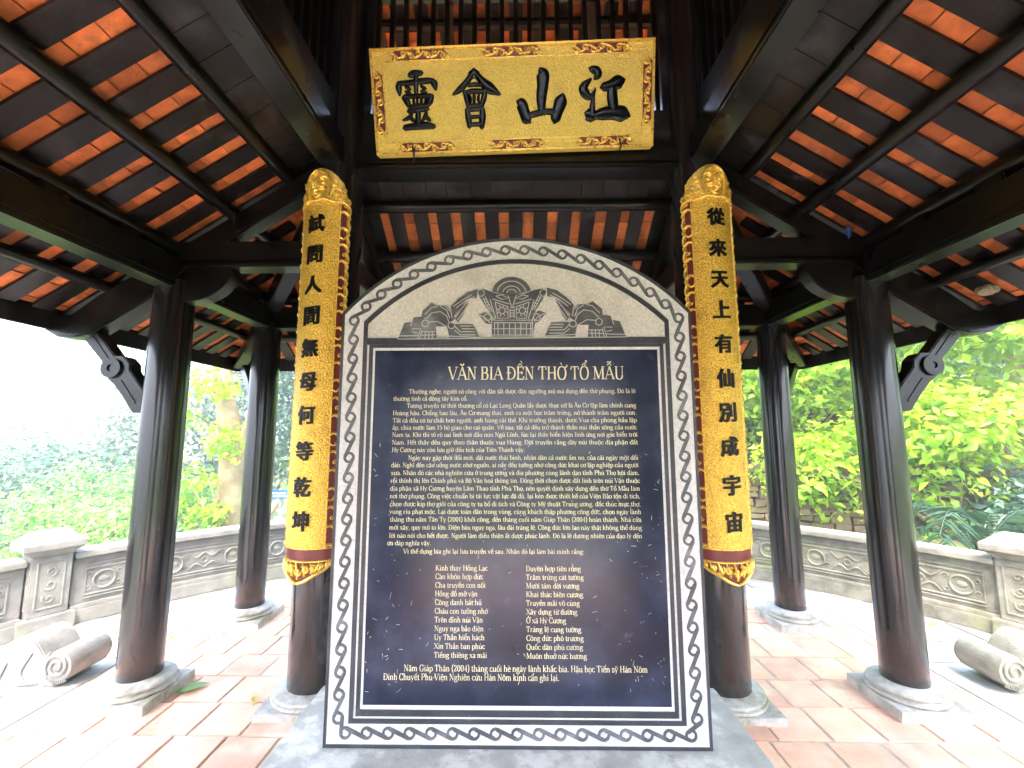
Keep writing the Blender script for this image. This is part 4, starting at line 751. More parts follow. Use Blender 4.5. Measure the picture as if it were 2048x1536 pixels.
    for s in (-1, 1): brush(mb, [(s*(HW), -.03, .012), (s*HW*.8, -.07, .02), (s*HW*.5, -.1, .022), (s*HW*.22, -.135, .02), (0, -.15, .016)], cf, .016, 6, 0, 5)
    mb.build('scrollwork', MT['goldrelief'], foot, smooth=True)
    # crown: a carved mask with pearl
    crown = shell('carved_crown', MT['goldrelief'], [(top-.02, HW+.002), (top+.03, HW-.006), (top+.08, HW-.02), (top+.13, HW*.82), (top+.17, HW*.62), (top+.2, HW*.42), (top+.22, HW*.2), (top+.225, .004)], .006, e, thick=.022)
    mb = MB(); t = top
    for s in (-1, 1):
        brush(mb, [(s*.07, t+.02, .016), (s*.085, t+.1, .02), (s*.06, t+.17, .02), (0, t+.205, .024)], cf, .02, 6, .004, 5)
        brush(mb, spiral(s*.04, t+.12, .02, 1.1, PI/2, .015, s, 10), cf, .02, 3, .006, 5)
        brush(mb, [(s*.02, t+.145, .01), (s*.05, t+.155, .02), (s*.075, t+.14, .008)], cf, .018, 4, .006, 5)
        brush(mb, [(s*.008, t+.11, .012), (s*.02, t+.085, .02), (s*.05, t+.08, .01)], cf, .022, 4, .006, 5)
        brush(mb, spiral(s*.13, t+.05, .03, 1.3, 0, .018, s, 12), cf, .02, 3, .004, 5)
        brush(mb, spiral(s*.165, t+.02, .026, 1.2, 1, .016, s, 12), cf, .018, 3, .002, 5)
        brush(mb, spiral(s*.115, t+.115, .024, 1.2, 2, .016, s, 12), cf, .02, 3, .004, 5)
        brush(mb, spiral(s*.175, t+.085, .02, 1.2, 2, .014, s, 10), cf, .018, 3, -.004, 5)
        for q in range(3): brush(mb, [(s*(.085+q*.018), t+.0, .008), (s*(.1+q*.02), t+.035, .013), (s*(.135+q*.018), t+.055-q*.01, .006)], cf, .014, 4, .008, 5)
        brush(mb, [(0, t-.012, .012), (s*.06, t-.004, .014), (s*.1, t-.018, .014), (s*.16, t-.01, .014), (s*HW, t-.03, .01)], cf, .014, 6, .006, 5)
    brush(mb, [(0, t+.16, .014), (0, t+.12, .026), (0, t+.095, .02)], cf, .028, 4, .006, 5)
    brush(mb, [(math.cos(a)*.024, t+.035+math.sin(a)*.024, .016) for a in np.linspace(0, 2*PI, 10)], cf, .018, 3, .006, 5)
    brush(mb, [(-.008, t+.035, .02), (.008, t+.035, .02)], cf, .024, 4, .006, 5)
    brush(mb, [(-.045, t+.07, .01), (0, t+.062, .016), (.045, t+.07, .01)], cf, .02, 5, .006, 5)
    mb.build('mask_carving', MT['goldrelief'], crown, smooth=True)
    for ch, z in zip(text, zc):
        V, F = cjk_mesh(ch, .118)
        if not V: continue
        mb = MB()
        for q, (dx, dy) in enumerate(((-.0038, -.002), (.0038, -.002), (.0038, .0022), (-.0038, .0022), (0, 0))): mb.add([cf(x+dx, y+dy+z-.9, .0115+q*.0003 if h == 0 else .006) for x, y, h in V], F)
        mb.build('character', MT['ink2'], e)
couplet(-1.295, -13, '試問人間無母何等乾坤', ZL, 'golden curved couplet board with black characters on the inner column left of the stele')
couplet(1.2925, 9, '從來天上有仙別成宇宙', ZR, 'golden curved couplet board with black characters on the inner column right of the stele')
# ------------------------------------------------------------------ scroll-ended stair stones
def scroll_stone(s, x0, label, m):
    e = tag(empty('scroll_stair_stone', (s*x0, 3.0, -.15), 0 if s > 0 else 0), label, 'stair stone')
    f = lambda p: (s*p[0], p[1], p[2])
    D = .25; r = .098; cz = .29
    prof = [(.02, .155), (.05, .2), (.09, .28), (.12, .34), (.17, .41), (.24, .455), (.32, .45), (.44, .39), (.58, .31), (.75, .22), (.92, .14), (1.05, .1), (1.1, .07), (1.08, .03), (1.05, .001), (.1, .001), (.1, .155)]
    prof = [tuple(p) for p in catmull(prof[:14], 4)]+prof[14:]; mb = MB(); mb.prism(prof, 'y', 0, D, fn=f); b = mb.build('body', m, e, bevel=.012, angle=50)
    mb = MB(); k = 24
    ring = [(math.cos(a), math.sin(a)) for a in np.linspace(0, 2*PI, k, endpoint=False)]; vs = []; lay = [(.6, -.022), (.92, -.02), (1, -.005), (1, D*.5), (1.0, D), (.9, D+.02)]
    for q, y in lay: vs += [f((q*r*c_, y, cz+q*r*s_)) for c_, s_ in ring]
    fs = [(i*k+j, i*k+(j+1) % k, (i+1)*k+(j+1) % k, (i+1)*k+j) for i in range(len(lay)-1) for j in range(k)]+[tuple(range(k)), tuple((len(lay)-1)*k+j for j in range(k))]
    mb.add(vs, fs); ro = mb.build('roll', m, e, smooth=True)
    mb = MB(); g = lambda u, v, h=0: f((u, -.021-h, cz+v))
    brush(mb, [(u, v, .02) for u, v, w in spiral(0, 0, r*.82, 2.0, -.6, .02, 1, 30, .12)], g, .014, 3, 0, 5)
    for i in range(20):
        a = .4+i*.16; brush(mb, [(r*.8*math.cos(a+3.6), r*.8*math.sin(a+3.6), .008), (r*1.08*math.cos(a+3.75), r*1.08*math.sin(a+3.75), .014)], g, .01, 2, -.006, 4)
    mb.build('spiral_carving', m, ro, smooth=True)
    mb = MB(); g2 = lambda u, v, h=0: f((u, -h, v))
    for q in ([(.14, .18, .012), (.3, .16, .016), (.5, .13, .016), (.8, .08, .012)], [(.55, .2, .02), (.5, .1, .03), (.6, .05, .03), (.68, .09, .02), (.62, .12, .014)], [(.2, .36, .01), (.26, .25, .012), (.24, .2, .008)], [(.36, .3, .008), (.4, .2, .012), (.38, .16, .008)]): brush(mb, q, g2, .012, 5, -.002, 5)
    mb.build('cloud_carving', m, b, smooth=True)
    mb = MB(); mb.box(min(s*-.02, s*1.0), max(s*-.02, s*1.0), -.03, D+.03, .1, .156); mb.build('foot_slab', m, e, bevel=.01)
    return e
scroll_stone(-1, 3.02, 'pale grey scroll-ended stair stone beside the left kerb', MT['balus'])
scroll_stone(1, 3.16, 'mossy olive scroll-ended stair stone beside the right kerb', MT['moss'])

# ------------------------------------------------------------------ stone balustrade on a circle round the pavilion
def arcbox(mb, r0, r1, z0, z1, a0, a1, n):
    aa = np.linspace(R(a0), R(a1), n+1); vs = []
    for a in aa:
        for r, z in ((r0, z0), (r1, z0), (r1, z1), (r0, z1)): vs.append((r*math.cos(a), r*math.sin(a), z))
    fs = [(4*i+j, 4*i+(j+1) % 4, 4*(i+1)+(j+1) % 4, 4*(i+1)+j) for i in range(n) for j in range(4)]+[(3, 2, 1, 0), tuple(4*n+j for j in range(4))]
    mb.add(vs, fs)
RB = 5.0
def balustrade(label, posts, walls, m='balus'):
    e = tag(empty('stone_balustrade', (0, CY, -.15)), label, 'balustrade')
    MB_ = MT[m]
    for a0, a1 in walls:
        n = max(4, int((a1-a0)/2)); mb = MB()
        arcbox(mb, RB, RB+.3, 0, .13, a0, a1, n); arcbox(mb, RB+.02, RB+.28, .13, .17, a0, a1, n); arcbox(mb, RB+.06, RB+.22, .17, .585, a0, a1, n)
        wl = mb.build('wall_panel', MB_, e, bevel=.006)
        mb = MB(); arcbox(mb, RB+.03, RB+.25, .585, .61, a0, a1, n); arcbox(mb, RB, RB+.28, .61, .672, a0, a1, n); mb.build('coping', MB_, e, bevel=.01)
        mb = MB(); na_ = max(1, round((a1-a0)/17)); st = (a1-a0)/na_
        for i in range(na_):
            b0, b1 = a0+st*i+1.1, a0+st*(i+1)-1.1; u0, u1 = 0, R(b1-b0)*(RB+.06)
            pf = lambda u, v, h=0: ((RB+.06-h)*math.cos(R(b0)+u/(RB+.06)), (RB+.06-h)*math.sin(R(b0)+u/(RB+.06)), v)
            for v in (.215, .245, .49, .53): brush(mb, [(u, v, .016) for u in np.linspace(u0, u1, 8)], pf, .026, 1, -.002, 4)
            for u in (u0, u1): brush(mb, [(u, .245, .016), (u, .37, .016), (u, .49, .016)], pf, .026, 2, -.002, 4)
            cy_ = .367; k = 5
            for q in range(k):
                cu = u0+(u1-u0)*(q+.5)/k; rr = .083 if q % 2 == 0 else .06
                if q % 2 == 0:
                    brush(mb, [(cu+rr*math.cos(t), cy_+rr*math.sin(t), .022) for t in np.linspace(0, 2*PI, 15)], pf, .032, 2, -.002, 5)
                    brush(mb, [(cu-.03, cy_, .05), (cu, cy_+.005, .07), (cu+.03, cy_, .05)], pf, .014, 3, -.002, 6)
                    for s1 in (-1, 1): brush(mb, spiral(cu+s1*.11, cy_+.06, .028, 1.2, 0, .014, s1, 9), pf, .024, 2, -.002, 4); brush(mb, spiral(cu+s1*.11, cy_-.06, .028, 1.2, 0, .014, -s1, 9), pf, .024, 2, -.002, 4)
                else:
                    for s1 in (-1, 1):
                        for s2 in (-1, 1): brush(mb, [(cu+s1*.16, cy_+s2*.1, .012), (cu+s1*.08, cy_+s2*.035, .02), (cu, cy_+s2*.085, .016)], pf, .026, 4, -.002, 4)
                    brush(mb, [(cu+.032*math.cos(t), cy_+.032*math.sin(t), .016) for t in np.linspace(0, 2*PI, 11)], pf, .028, 2, -.002, 4)
        mb.build('relief_carving', MB_, wl, smooth=True)
    for a in posts:
        po = empty('post', (RB*math.cos(R(a))+.14*math.cos(R(a)), RB*math.sin(R(a))+.14*math.sin(R(a)), 0), R(a)+PI, e)   # local +x looks at the pavilion
        mb = MB(); mb.box(-.19, .19, -.19, .19, -.0, .15); mb.box(-.14, .14, -.14, .14, .15, .68)
        mb.build('shaft', MB_, po, bevel=.008)
        mb = MB()
        for ax in (0, 1):
            for s in (-1, 1):
                g = (lambda u, v, h=0, s=s: (s*(.14+h), u, v)) if ax == 0 else (lambda u, v, h=0, s=s: (u, s*(.14+h), v))
                for u in (-.09, .09): brush(mb, [(u, .22, .016), (u, .42, .016), (u, .63, .016)], g, .012, 2, -.002, 4)
                for v in (.22, .63): brush(mb, [(-.09, v, .016), (0, v, .016), (.09, v, .016)], g, .012, 2, -.002, 4)
                for v in (.3, .42, .54): brush(mb, spiral(0, v, .045, 1.2, v*9, .02, 1, 10), g, .012, 2, -.002, 4)
        mb.build('panel_carving', MB_, po, smooth=True)
        mb = MB(); vs = []; lay = [(.14, .68), (.15, .7), (.2, .745), (.213, .75), (.213, .81), (.205, .815), (.135, .87), (.125, .89)]
        for h_, z in lay: vs += [(-h_, -h_, z), (h_, -h_, z), (h_, h_, z), (-h_, h_, z)]
        fs = [(4*i+j, 4*i+(j+1) % 4, 4*i+4+(j+1) % 4, 4*i+4+j) for i in range(len(lay)-1) for j in range(4)]+[(3, 2, 1, 0), tuple(4*(len(lay)-1)+j for j in range(4))]
        mb.add(vs, fs); mb.build('cap', MB_, po, bevel=.005)
balustrade('carved grey stone balustrade curving behind the left columns, its square post bright against green bushes', [150.2, 110], [(111.8, 148.4), (152, 190)])
balustrade('carved olive-grey stone balustrade curving behind the right columns below the big-leaved tree', [28.4, 70], [(-8, 26.8), (30, 68.2)], 'balus2')
balustrade('stretch of grey stone balustrade behind the stele', [], [(71.8, 108.2)])

# ------------------------------------------------------------------ laterite wall on the right, blue notice, small things
mb = MB()
def lat_wall(a, b, z0, hgt, thick=.4):
    a, b = Vector(a[:2]), Vector(b[:2]); d = (b-a); L = d.length; d.normalize(); n = Vector((-d.y, d.x)); row = 0; z = z0
    while z < z0+hgt-.02:
        hh = random.uniform(.09, .14); u = -random.random()*.3
        while u < L:
            w = random.uniform(.16, .36); u1 = min(u+w, L); u0 = max(u, 0); ins = random.uniform(-.03, .04)
            if u1-u0 > .03:
                P = [a+d*(u0+.008)+n*ins, a+d*(u1-.008)+n*ins, a+d*(u1-.008)+n*thick, a+d*(u0+.008)+n*thick]
                vs = [(p.x+random.gauss(0, .012), p.y+random.gauss(0, .012), zz+random.gauss(0, .009)) for zz in (z+.006, z+hh-.006) for p in P]
                mb.add(vs, [(3, 2, 1, 0), (4, 5, 6, 7), (0, 1, 5, 4), (1, 2, 6, 5), (2, 3, 7, 6), (3, 0, 4, 7)], random.random())
            u += w
        z += hh; row += 1
lat_wall((2.2, 8.4, 0), (9.2, 6.3, 0), -.4, 1.5); lat_wall((2.6, 10.4, 0), (10.2, 8.6, 0), .3, 1.9)
tag(mb.build('laterite_wall', MT['laterite'], bevel=.02, tint=True), 'terraced wall of brown laterite blocks half hidden by leaves on the right', 'wall')
mb = MB(); lat_wall((-5.0, 12.2, 0), (-2.0, 12.8, 0), -.5, 2.3)
tag(mb.build('laterite_wall', MT['laterite'], bevel=.02, tint=True), 'weathered block wall seen in the gap left of the left couplet board', 'wall')
e = tag(empty('notice_sign', (-5.45, 10.0, -.8)), 'small blue and white notice between the back left column and the golden board', 'sign')
mb = MB(); mb.box(-.22, .22, -.012, .012, 1.0, 1.2); mb.build('plate', MT['blue'], e, bevel=.004)
mb = MB(); 
for x, w, z in ((-.06, .09, 1.055), (.1, .06, 1.055), (-.02, .16, 1.12)): mb.box(x-w, x+w, -.016, -.013, z-.014, z+.014)
mb.build('lettering_bars', MT['white'], e); mb = MB(); mb.tube([(0, .03, 0), (0, .03, 1.1)], .025, 8); mb.build('post', MT['steel'], e, smooth=True)
mb = MB(); c = (2.93, 2.22, 2.62)
vs = []; 
bm = bmesh.new(); bmesh.ops.create_icosphere(bm, subdivisions=3, radius=1)
for v in bm.verts: v.co *= random.uniform(.8, 1.15)
mb.add([(v.co.x*.06, v.co.y*.05, v.co.z*.035) for v in bm.verts], [tuple(v.index for v in f.verts) for f in bm.faces]); bm.free()
o = mb.build('wasp_nest', MT['nest'], smooth=True, angle=180); o.location = (3.03, 2.72, 2.57); tag(o, 'small tan wasp nest stuck under the right eave', 'nest')
mb = MB(); bm = bmesh.new(); bmesh.ops.create_icosphere(bm, subdivisions=2, radius=1)
for v in bm.verts: v.co *= random.uniform(.65, 1.2)
mb.add([(v.co.x*.018, v.co.y*.015, v.co.z*.045) for v in bm.verts], [tuple(v.index for v in f.verts) for f in bm.faces]); bm.free()
o = mb.build('cloth_scrap', MT['cloth']); o.location = (2.27, 2.83, 3.02); tag(o, 'tiny scrap of blue cloth on the right radial beam', 'cloth')

# ------------------------------------------------------------------ foliage
def leaves(name, pos, nrm, size, m, parent=None, fold=.22, aspect=.46, droop=.25, tint=None):
    """leaf blades as small folded shapes: pos (n,3), nrm (n,3)"""
    n = len(pos); nrm = nrm/np.maximum(np.linalg.norm(nrm, axis=1, keepdims=True), 1e-6)
    t = RNG.normal(size=(n, 3)); t[:, 2] -= droop; t -= nrm*(t*nrm).sum(1, keepdims=True); t /= np.maximum(np.linalg.norm(t, axis=1, keepdims=True), 1e-6)
    s = np.cross(nrm, t); L = (size*RNG.uniform(.6, 1.35, n))[:, None]; w = L*aspect*RNG.uniform(.8, 1.2, (n, 1))
    b = pos; tip = pos+t*L-nrm*L*.12; c = pos+t*L*.45; l = c+s*w*.5+nrm*L*fold*.35; r = c-s*w*.5+nrm*L*fold*.35
    V = np.stack([b, l, c, r, tip], 1).reshape(-1, 3); i = np.arange(n)[:, None]*5
    F = np.concatenate([i+np.array([[0, 2, 1]]), i+np.array([[1, 2, 4]]), i+np.array([[0, 3, 2]]), i+np.array([[2, 3, 4]])], 1).reshape(-1, 3)
    me = bpy.data.meshes.new(name); me.vertices.add(len(V)); me.vertices.foreach_set('co', V.astype(np.float32).ravel())
    me.loops.add(len(F)*3); me.loops.foreach_set('vertex_index', F.astype(np.int32).ravel()); me.polygons.add(len(F))
    me.polygons.foreach_set('loop_start', np.arange(0, len(F)*3, 3, dtype=np.int32)); me.polygons.foreach_set('loop_total', np.full(len(F), 3, np.int32))
    tv = RNG.random(n) if tint is None else np.clip(tint, 0, 1)
    a = me.attributes.new('tint', 'FLOAT', 'FACE'); a.data.foreach_set('value', np.repeat(tv, 4).astype(np.float32))
    me.materials.append(m); me.update(calc_edges=True); me.validate()
    o = bpy.data.objects.new(name, me); COL.objects.link(o)
    if parent: o.parent = parent
    return o
def crownpts(c, rad, nclump, per, spread):
    """leaf positions gathered in clumps over an ellipsoid; returns positions, normals, tints"""
    d = RNG.normal(size=(nclump, 3)); d[:, 2] = d[:, 2]*.9+.15; d /= np.linalg.norm(d, axis=1, keepdims=True)
    rr = RNG.uniform(.55, 1.05, (nclump, 1)); cc = np.array(c)+d*rr*np.array(rad); ct = RNG.uniform(-.1, 1.05, nclump)
    k = RNG.normal(size=(nclump, per, 3))*spread*np.array([1, 1, .6])
    P = (cc[:, None]+k).reshape(-1, 3); Nn = (d[:, None]*.7+np.array([0, 0, .7])+RNG.normal(size=(nclump, per, 3))*.55).reshape(-1, 3)
    tt = (ct[:, None]+RNG.normal(size=(nclump, per))*.22).ravel()
    return P, Nn, tt
def stems(mb, base, targets, r0=.05, k=5):
    base = Vector(base)
    for t in targets:
        t = Vector(t); mid = base.lerp(t, .5)+Vector((random.uniform(-.2, .2), random.uniform(-.2, .2), random.uniform(0, .25)))*(t-base).length*.4
        pts = [Vector(q[:3]) for q in catmull([tuple(base), tuple(mid), tuple(t)], 5)]; n = len(pts)
        mb.tube(pts, [r0*(1-.85*i/(n-1)) for i in range(n)], k)
def bush(name, label, cat, base, blobs, m, size, nclump, per, spread, group=None, r0=.05, bark='twig', aspect=.46):
    e = tag(empty(name, base), label, cat, group); P = []; N_ = []; Tt = []
    for (c, rad) in blobs:
        p, n, t = crownpts(c, rad, nclump, per, spread); P.append(p); N_.append(n); Tt.append(t)
    b = np.array(base); leaves('crown', np.concatenate(P)-b, np.concatenate(N_), size, m, e, tint=np.concatenate(Tt), aspect=aspect)
    mb = MB(); stems(mb, (0, 0, 0), [tuple(np.array(c)-b+RNG.normal(size=3)*.25*np.array(rad)) for c, rad in blobs for _ in range(3)], r0); mb.build('stems', MT[bark], e, smooth=True)
    return e

# --- left: the hillside falls away, bushes rise behind the balustrade
GL = 'bushes on the slope behind the left balustrade'
gz = lambda x, y: ground_z(x, y)-.02
def base_at(x, y): return (x, y, gz(x, y))
bush('shrub', 'fresh light green bush just behind the left balustrade post', 'bush', base_at(-8.2, 6.5), [((-8.2, 6.5, -.2), (1.6, 1.2, 1.0)), ((-7.0, 7.3, -.1), (1.2, 1.0, .8)), ((-9.6, 6.0, -.1), (1.3, 1.0, .9))], MT['leaf_lg'], .12, 230, 9, .13, GL, .04)
bush('shrub', 'light green bush rising between the left balustrade post and the front left column', 'bush', base_at(-8.0, 9.0), [((-8.0, 9.0, .1), (1.4, 1.2, 1.1)), ((-7.0, 9.6, -.2), (1.1, 1.0, 1.0)), ((-9.2, 9.2, .1), (1.2, 1.0, 1.0))], MT['leaf_lg'], .1, 230, 9, .13, GL, .04)
bush('shrub', 'dark bluish-green bush in the middle of the left slope', 'bush', base_at(-12.5, 10.5), [((-12.5, 10.5, .2), (2.0, 1.5, 1.4)), ((-10.8, 11.0, .3), (1.6, 1.3, 1.2)), ((-14.5, 10.0, .2), (1.6, 1.3, 1.3))], MT['leaf_blue'], .15, 420, 7, .2, GL, .06)
bush('shrub', 'dense grey-green bush under the left eave bracket', 'bush', base_at(-10.9, 13.2), [((-10.9, 13.2, 2.2), (1.9, 1.5, 1.7)), ((-9.9, 13.2, .9), (1.6, 1.3, 1.4)), ((-11.6, 13.4, .6), (1.8, 1.5, 1.5))], MT['leaf_grey'], .2, 520, 8, .2, GL, .07)
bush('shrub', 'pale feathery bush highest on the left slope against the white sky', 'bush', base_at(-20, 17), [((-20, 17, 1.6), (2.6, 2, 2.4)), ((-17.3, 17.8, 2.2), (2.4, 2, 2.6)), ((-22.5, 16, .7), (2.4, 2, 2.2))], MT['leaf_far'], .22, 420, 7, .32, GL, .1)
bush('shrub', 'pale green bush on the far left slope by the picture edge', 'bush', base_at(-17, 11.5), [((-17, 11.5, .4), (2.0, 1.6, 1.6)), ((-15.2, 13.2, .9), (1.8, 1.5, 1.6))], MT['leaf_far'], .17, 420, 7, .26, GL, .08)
# big pale trunk
e = tag(empty('forked_tree', base_at(-5.95, 9.0)), 'tree with a thick pale forked trunk between the two left columns', 'tree'); b = np.array(e.location)
mb = MB(); z0 = b[2]
def trunk(mb, pts, rad, n=14):
    P = catmull([(*p, r) for p, r in zip(pts, rad)], 6); mb.tube([p[:3] for p in P], [p[3]*(1+.06*math.sin(i*1.7)+random.uniform(-.03, .03)) for i, p in enumerate(P)], n)
trunk(mb, [(-.2, 0, -.2), (-.12, 0, .6), (.02, 0, 1.6), (-.12, .05, 2.6), (-.4, .1, 3.8), (-.6, .2, 6)], [.24, .2, .25, .22, .18, .1])
trunk(mb, [(.18, .05, -.2), (.1, .02, .7), (.1, 0, 1.7), (.3, .1, 2.7), (.62, .15, 3.8), (.9, .3, 6)], [.25, .2, .22, .17, .15, .08])
mb.build('trunk', MT['bark'], e, smooth=True, angle=180)
P, N_, T_ = [], [], []
for c, rad in (((-.5, .3, 6.5), (2.2, 2, 1.6)), ((1.0, .5, 6.5), (1.8, 1.8, 1.4)), ((-.9, -.6, 2.9), (.5, .4, .35)), ((-.6, -.5, 1.7), (.55, .4, .5)), ((.15, -.55, 2.45), (.4, .3, .4)), ((-1.0, -.5, 1.0), (.5, .4, .4)), ((.0, -.5, .9), (.4, .3, .3)), ((-.2, -.4, 3.6), (.6, .4, .4))):
    p, n, t = crownpts(c, rad, 160 if c[2] > 5 else 26, 7, .2 if c[2] > 5 else .1); P.append(p); N_.append(n); T_.append(t)
leaves('crown', np.concatenate(P), np.concatenate(N_), .15, MT['leaf_yg'], e, tint=np.concatenate(T_), aspect=.6)
mb = MB(); stems(mb, (0, -.15, .4), [(-.9, -.5, 1.1), (-.7, -.5, 1.9), (-.9, -.55, 2.7), (.1, -.5, 1.0)], .02); stems(mb, (.05, -.2, 2.0), [(.2, -.5, 2.5), (-.3, -.4, 3.5)], .018); mb.build('twigs', MT['twig'], e, smooth=True)
bush('shrub', 'dark bluish-green bush behind the pale forked trunk', 'bush', base_at(-8.2, 13.5), [((-8.2, 13.5, 2.0), (1.6, 1.3, 2.2)), ((-6.2, 14, 2.2), (1.6, 1.3, 2.4)), ((-7.3, 14, 4.4), (2.2, 1.5, 1.8))], MT['leaf_blue'], .19, 420, 7, .24, GL, .07)
bush('shrub', 'small light green bush at the foot of the pale forked trunk', 'bush', base_at(-7.1, 9.4), [((-7.3, 9.4, -.1), (.8, .6, .7))], MT['leaf_lg'], .08, 300, 7, .12, GL, .03)
# --- right: a large-leaved tree fills the openings
e = tag(empty('broad_leaved_tree', base_at(8.8, 7.5)), 'broad-leaved tree with glowing yellow-green leaves filling the right openings', 'tree'); b = np.array(e.location)
mb = MB(); trunk(mb, [(0, 0, -.1), (.1, .05, 1.2), (-.05, .1, 2.6), (.2, .1, 4.2)], [.16, .13, .11, .07])
LIMBS = [[(-.2, -.5, 1.6), (-.95, -1.05, 1.72), (-1.6, -1.12, 1.62), (-2.1, -1.1, 1.42), (-2.9, -1.1, 1.55)], [(0, 0, 1.4), (-1.2, -.6, 1.7), (-2.2, -1.0, 1.45), (-3.0, -1.2, 1.6)], [(.1, .05, 2.4), (-.9, -.8, 3.0), (-1.9, -1.0, 2.95), (-2.9, -1.0, 3.3)], [(0, .1, 2.8), (-1.2, .3, 3.6), (-2.6, .5, 3.7), (-4.2, 1.0, 3.4)], [(0, .1, 2.0), (-1.6, .8, 2.5), (-3.2, 1.4, 2.4), (-4.6, 1.6, 2.2)], [(0, 0, 1.0), (-1.4, .4, 1.2), (-2.6, .9, 1.0), (-3.4, 1.0, .8)], [(.1, .1, 3.4), (-.6, -.3, 4.4), (-1.4, -.5, 5.0), (-2.4, -.3, 5.3)], [(.1, .1, 3.0), (.9, -.7, 3.6), (1.6, -1.2, 4.0), (2.4, -1.6, 4.3)]]
for L in LIMBS:
    Q = catmull(L, 6); n = len(Q); mb.tube([q for q in Q], [.05*(1-.7*i/(n-1)) for i in range(n)], 7)
mb.build('trunk', MT['twig'], e, smooth=True, angle=180)
P, N_, T_ = [], [], []
for L in LIMBS[1:]:
    Q = np.array(catmull(L, 8))
    for q in Q[4:]:
        p, n, t = crownpts(q, (.75, .6, .55), 13, 7, .13); P.append(p); N_.append(n); T_.append(t+.1)
for c, rad in (((-2.2, .4, 2.6), (2.2, 1.2, 1.2)), ((-3.6, 1.6, 2.8), (1.6, 1.2, 1.4)), ((-1.0, -.3, 3.6), (1.6, 1.2, 1.2)), ((-4.4, 2.2, 3.2), (1.4, 1, 1.4))):
    p, n, t = crownpts(c, rad, 130, 7, .2); P.append(p); N_.append(n); T_.append(t)
leaves('crown', np.concatenate(P), np.concatenate(N_), .17, MT['leaf_yg'], e, tint=np.concatenate(T_), aspect=.52)
GR = 'shrubs behind the right balustrade'
bush('shrub', 'dark bluish-green bush at the right picture edge behind the broad-leaved tree', 'bush', base_at(11.8, 9.2), [((11.8, 9.2, 1.4), (1.8, 1.4, 1.8)), ((10.6, 9.8, 2.6), (1.6, 1.4, 1.6)), ((13.4, 9.0, 2.6), (1.8, 1.4, 2.0))], MT['leaf_blue'], .2, 420, 8, .22, GR, .06)
bush('shrub', 'yellow-green bush above the right balustrade between the right columns', 'bush', base_at(6.6, 6.9), [((6.6, 6.9, .9), (.9, .6, .8)), ((5.6, 7.3, 1.2), (.9, .6, .8)), ((4.9, 7.6, 1.0), (.8, .6, .6))], MT['leaf_yg'], .15, 120, 7, .14, GR, .03, aspect=.5)
bush('shrub', 'light green bush hanging over the laterite wall by the right golden board', 'bush', base_at(5.2, 9.9), [((5.0, 9.5, 2.4), (1.4, .8, 1.2)), ((6.8, 9.0, 2.2), (1.4, .8, 1.0)), ((4.2, 9.8, 1.6), (.9, .6, .7))], MT['leaf_yg'], .15, 210, 7, .18, GR, .04, aspect=.5)
bush('shrub', 'leafy mid green thicket rising behind the laterite wall', 'bush', base_at(8.5, 12.8), [((8.5, 12.8, 3.6), (2.6, 1.6, 2.2)), ((5.8, 13.2, 4.2), (2.6, 1.6, 2.4)), ((11.0, 12.0, 5.0), (2.6, 1.6, 2.4)), ((7.4, 12.8, 6.6), (3, 1.6, 2.0))], MT['leaf_mid'], .24, 420, 7, .3, GR, .1)
bush('shrub', 'low dark green bush beside the right balustrade post', 'bush', base_at(7.4, 6.3), [((7.4, 6.3, .5), (.8, .5, .8)), ((8.3, 6.2, .9), (.9, .6, 1.0)), ((8.6, 5.4, .5), (.8, .5, .8))], MT['leaf_blue'], .14, 200, 7, .13, GR, .03)
# palm with glossy fronds
e = tag(empty('fan_palm', base_at(5.75, 5.65)), 'small dark palm with glossy drooping fronds behind the right balustrade', 'palm'); mb = MB(); st = MB(); rr = random.Random(5)
for k in range(13):
    a = k*2.4+rr.uniform(-.3, .3); L = rr.uniform(.7, 1.05); rise = rr.uniform(.35, .75)
    spine = [(math.cos(a)*L*t, math.sin(a)*L*t, .15+rise*math.sin(t*2.2)*1.0-.25*t*t) for t in np.linspace(0, 1, 9)]; st.tube(spine, [.012*(1-.8*i/8) for i in range(9)], 5)
    for i in range(2, 9):
        p = Vector(spine[i]); d = (Vector(spine[i])-Vector(spine[i-1])).normalized(); sd = d.cross(Vector((0, 0, 1))).normalized()
        for q in (0, .5):
            for s in (-1, 1):
                pp = p-d*q*.1; l_ = .34*(1-.45*abs(i-4)/5); t_ = pp+sd*s*l_*.8+d*l_*.5-Vector((0, 0, l_*.35)); wv = d*.02
                mb.add([pp, pp+(t_-pp)*.4+wv+Vector((0, 0, .03)), t_, pp+(t_-pp)*.4-wv+Vector((0, 0, .03))], [(0, 1, 2), (0, 2, 3)], rr.random())
mb.build('fronds', MT['frond'], e, tint=True); st.tube([(0, 0, 0), (0, 0, .2)], .07, 8); st.build('stem', MT['frond'], e, smooth=True)
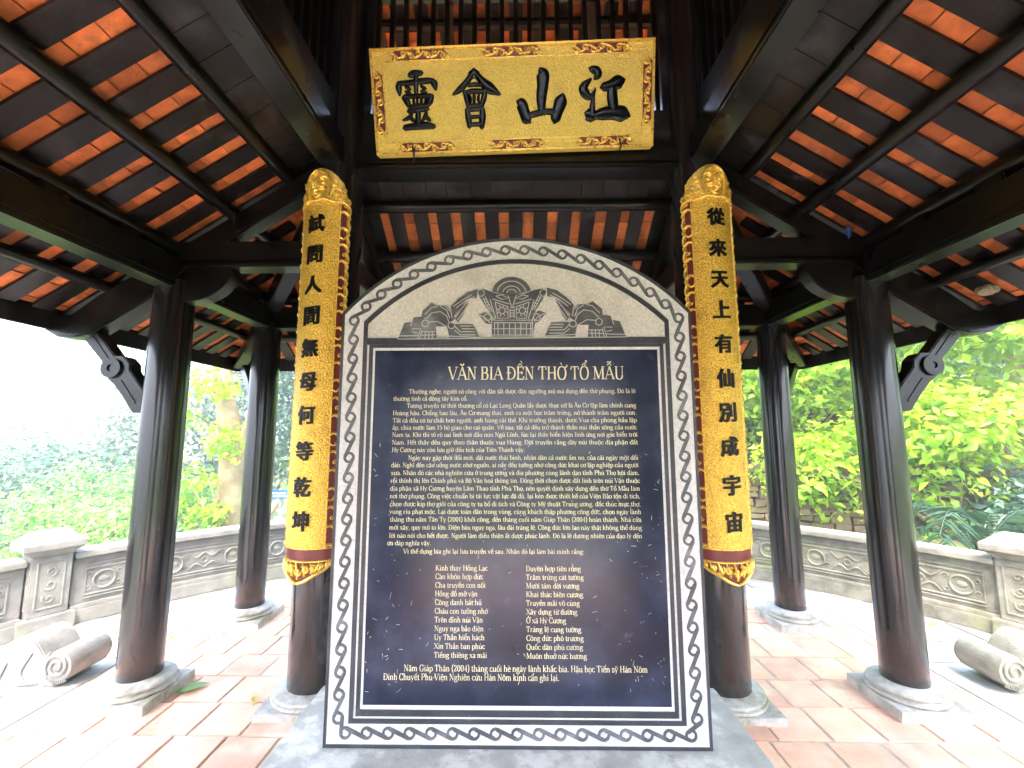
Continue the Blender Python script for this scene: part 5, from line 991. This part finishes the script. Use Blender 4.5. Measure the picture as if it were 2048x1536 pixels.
# --- woodland that closes the view all round
P, N_, T_ = [], [], []
for i in range(46):
    a = R(RNG.uniform(-15, 118)); d = RNG.uniform(17, 30); x, y = d*math.cos(a), CY+d*math.sin(a); z = ground_z(x, y)
    p, n, t = crownpts((x, y, z+RNG.uniform(2, 7.5)), (3.4, 3.4, 3.0), 110, 7, .5); P.append(p); N_.append(n); T_.append(t)
o = leaves('woodland', np.concatenate(P), np.concatenate(N_), .5, MT['leaf_mid'], tint=np.concatenate(T_)); o['kind'] = 'stuff'; tag(o, 'mixed green woodland closing the view behind the pavilion', 'woodland')
P, N_, T_ = [], [], []
for i in range(40):
    a = R(RNG.uniform(118, 200)); d = RNG.uniform(22, 42); x, y = d*math.cos(a), CY+d*math.sin(a); z = ground_z(x, y)
    top = min(z+RNG.uniform(1.5, 6), 1.2+ (118-math.degrees(a))*-.0)
    p, n, t = crownpts((x, y, top), (3.6, 3.6, 2.4), 100, 7, .55); P.append(p); N_.append(n); T_.append(t)
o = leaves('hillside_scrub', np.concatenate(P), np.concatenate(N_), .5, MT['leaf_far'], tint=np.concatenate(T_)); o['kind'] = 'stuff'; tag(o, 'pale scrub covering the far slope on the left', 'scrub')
# --- fallen leaves on the tiles
def fallen(x, y, L, rz, m, label):
    mb = MB(); w = L*.5; Pn = 8; vs = []
    for i in range(Pn+1):
        t = i/Pn; ww = w*.5*math.sin(PI*t**.8)
        for s in (-1, 0, 1): vs.append((t*L-L/2, s*ww, .006+.012*abs(s)*math.sin(PI*t)+.006*t))
    mb.add(vs, [(3*i+j, 3*i+j+1, 3*i+4+j, 3*i+3+j) for i in range(Pn) for j in range(2)])
    mb.tube([(-L/2-L*.35, .01, .005), (-L/2, 0, .008)], .0018, 5)
    o = mb.build('fallen_leaf', m, smooth=True, angle=180); o.location = (x, y, .002); o.rotation_euler = (0, 0, rz); tag(o, label, 'leaf', 'fallen leaves on the floor tiles')
fallen(-2.12, 2.99, .19, .6, MT['fallen'], 'large green leaf lying on the tiles beside the front left column base')
fallen(-2.8, 3.66, .07, 1.2, MT['fallen_y'], 'small yellow leaf on the tiles behind the front left column')
fallen(-1.64, 2.87, .075, 2.2, MT['fallen_y'], 'small yellow leaf beside the base of the left inner column')
fallen(-2.44, 4.0-.25, .05, .2, MT['fallen_y'], 'tiny yellow leaf in front of the back left column base')
fallen(3.6, 3.98, .11, .2, MT['fallen_y'], 'yellow-green leaf on the paving right of the front right column')


# ------------------------------------------------------------------ added haze all round, paling the left trees mostly in place of glare
hz = bpy.data.materials.new('added_haze'); hz.use_nodes = True; hn = hz.node_tree; hn.nodes.remove(hn.nodes['Principled BSDF'])
pv = hn.nodes.new('ShaderNodeVolumePrincipled'); pv.inputs['Color'].default_value = (.93, .96, 1, 1); pv.inputs['Density'].default_value = .012; pv.inputs['Anisotropy'].default_value = .3
hn.links.new(pv.outputs[0], hn.nodes['Material Output'].inputs['Volume'])
mb = MB(); mb.box(-950, 950, -950, 950, -30, 30); o = mb.build('haze', hz); o['kind'] = 'stuff'; tag(o, 'thin white haze added to pale the left trees in place of glare', 'added haze')
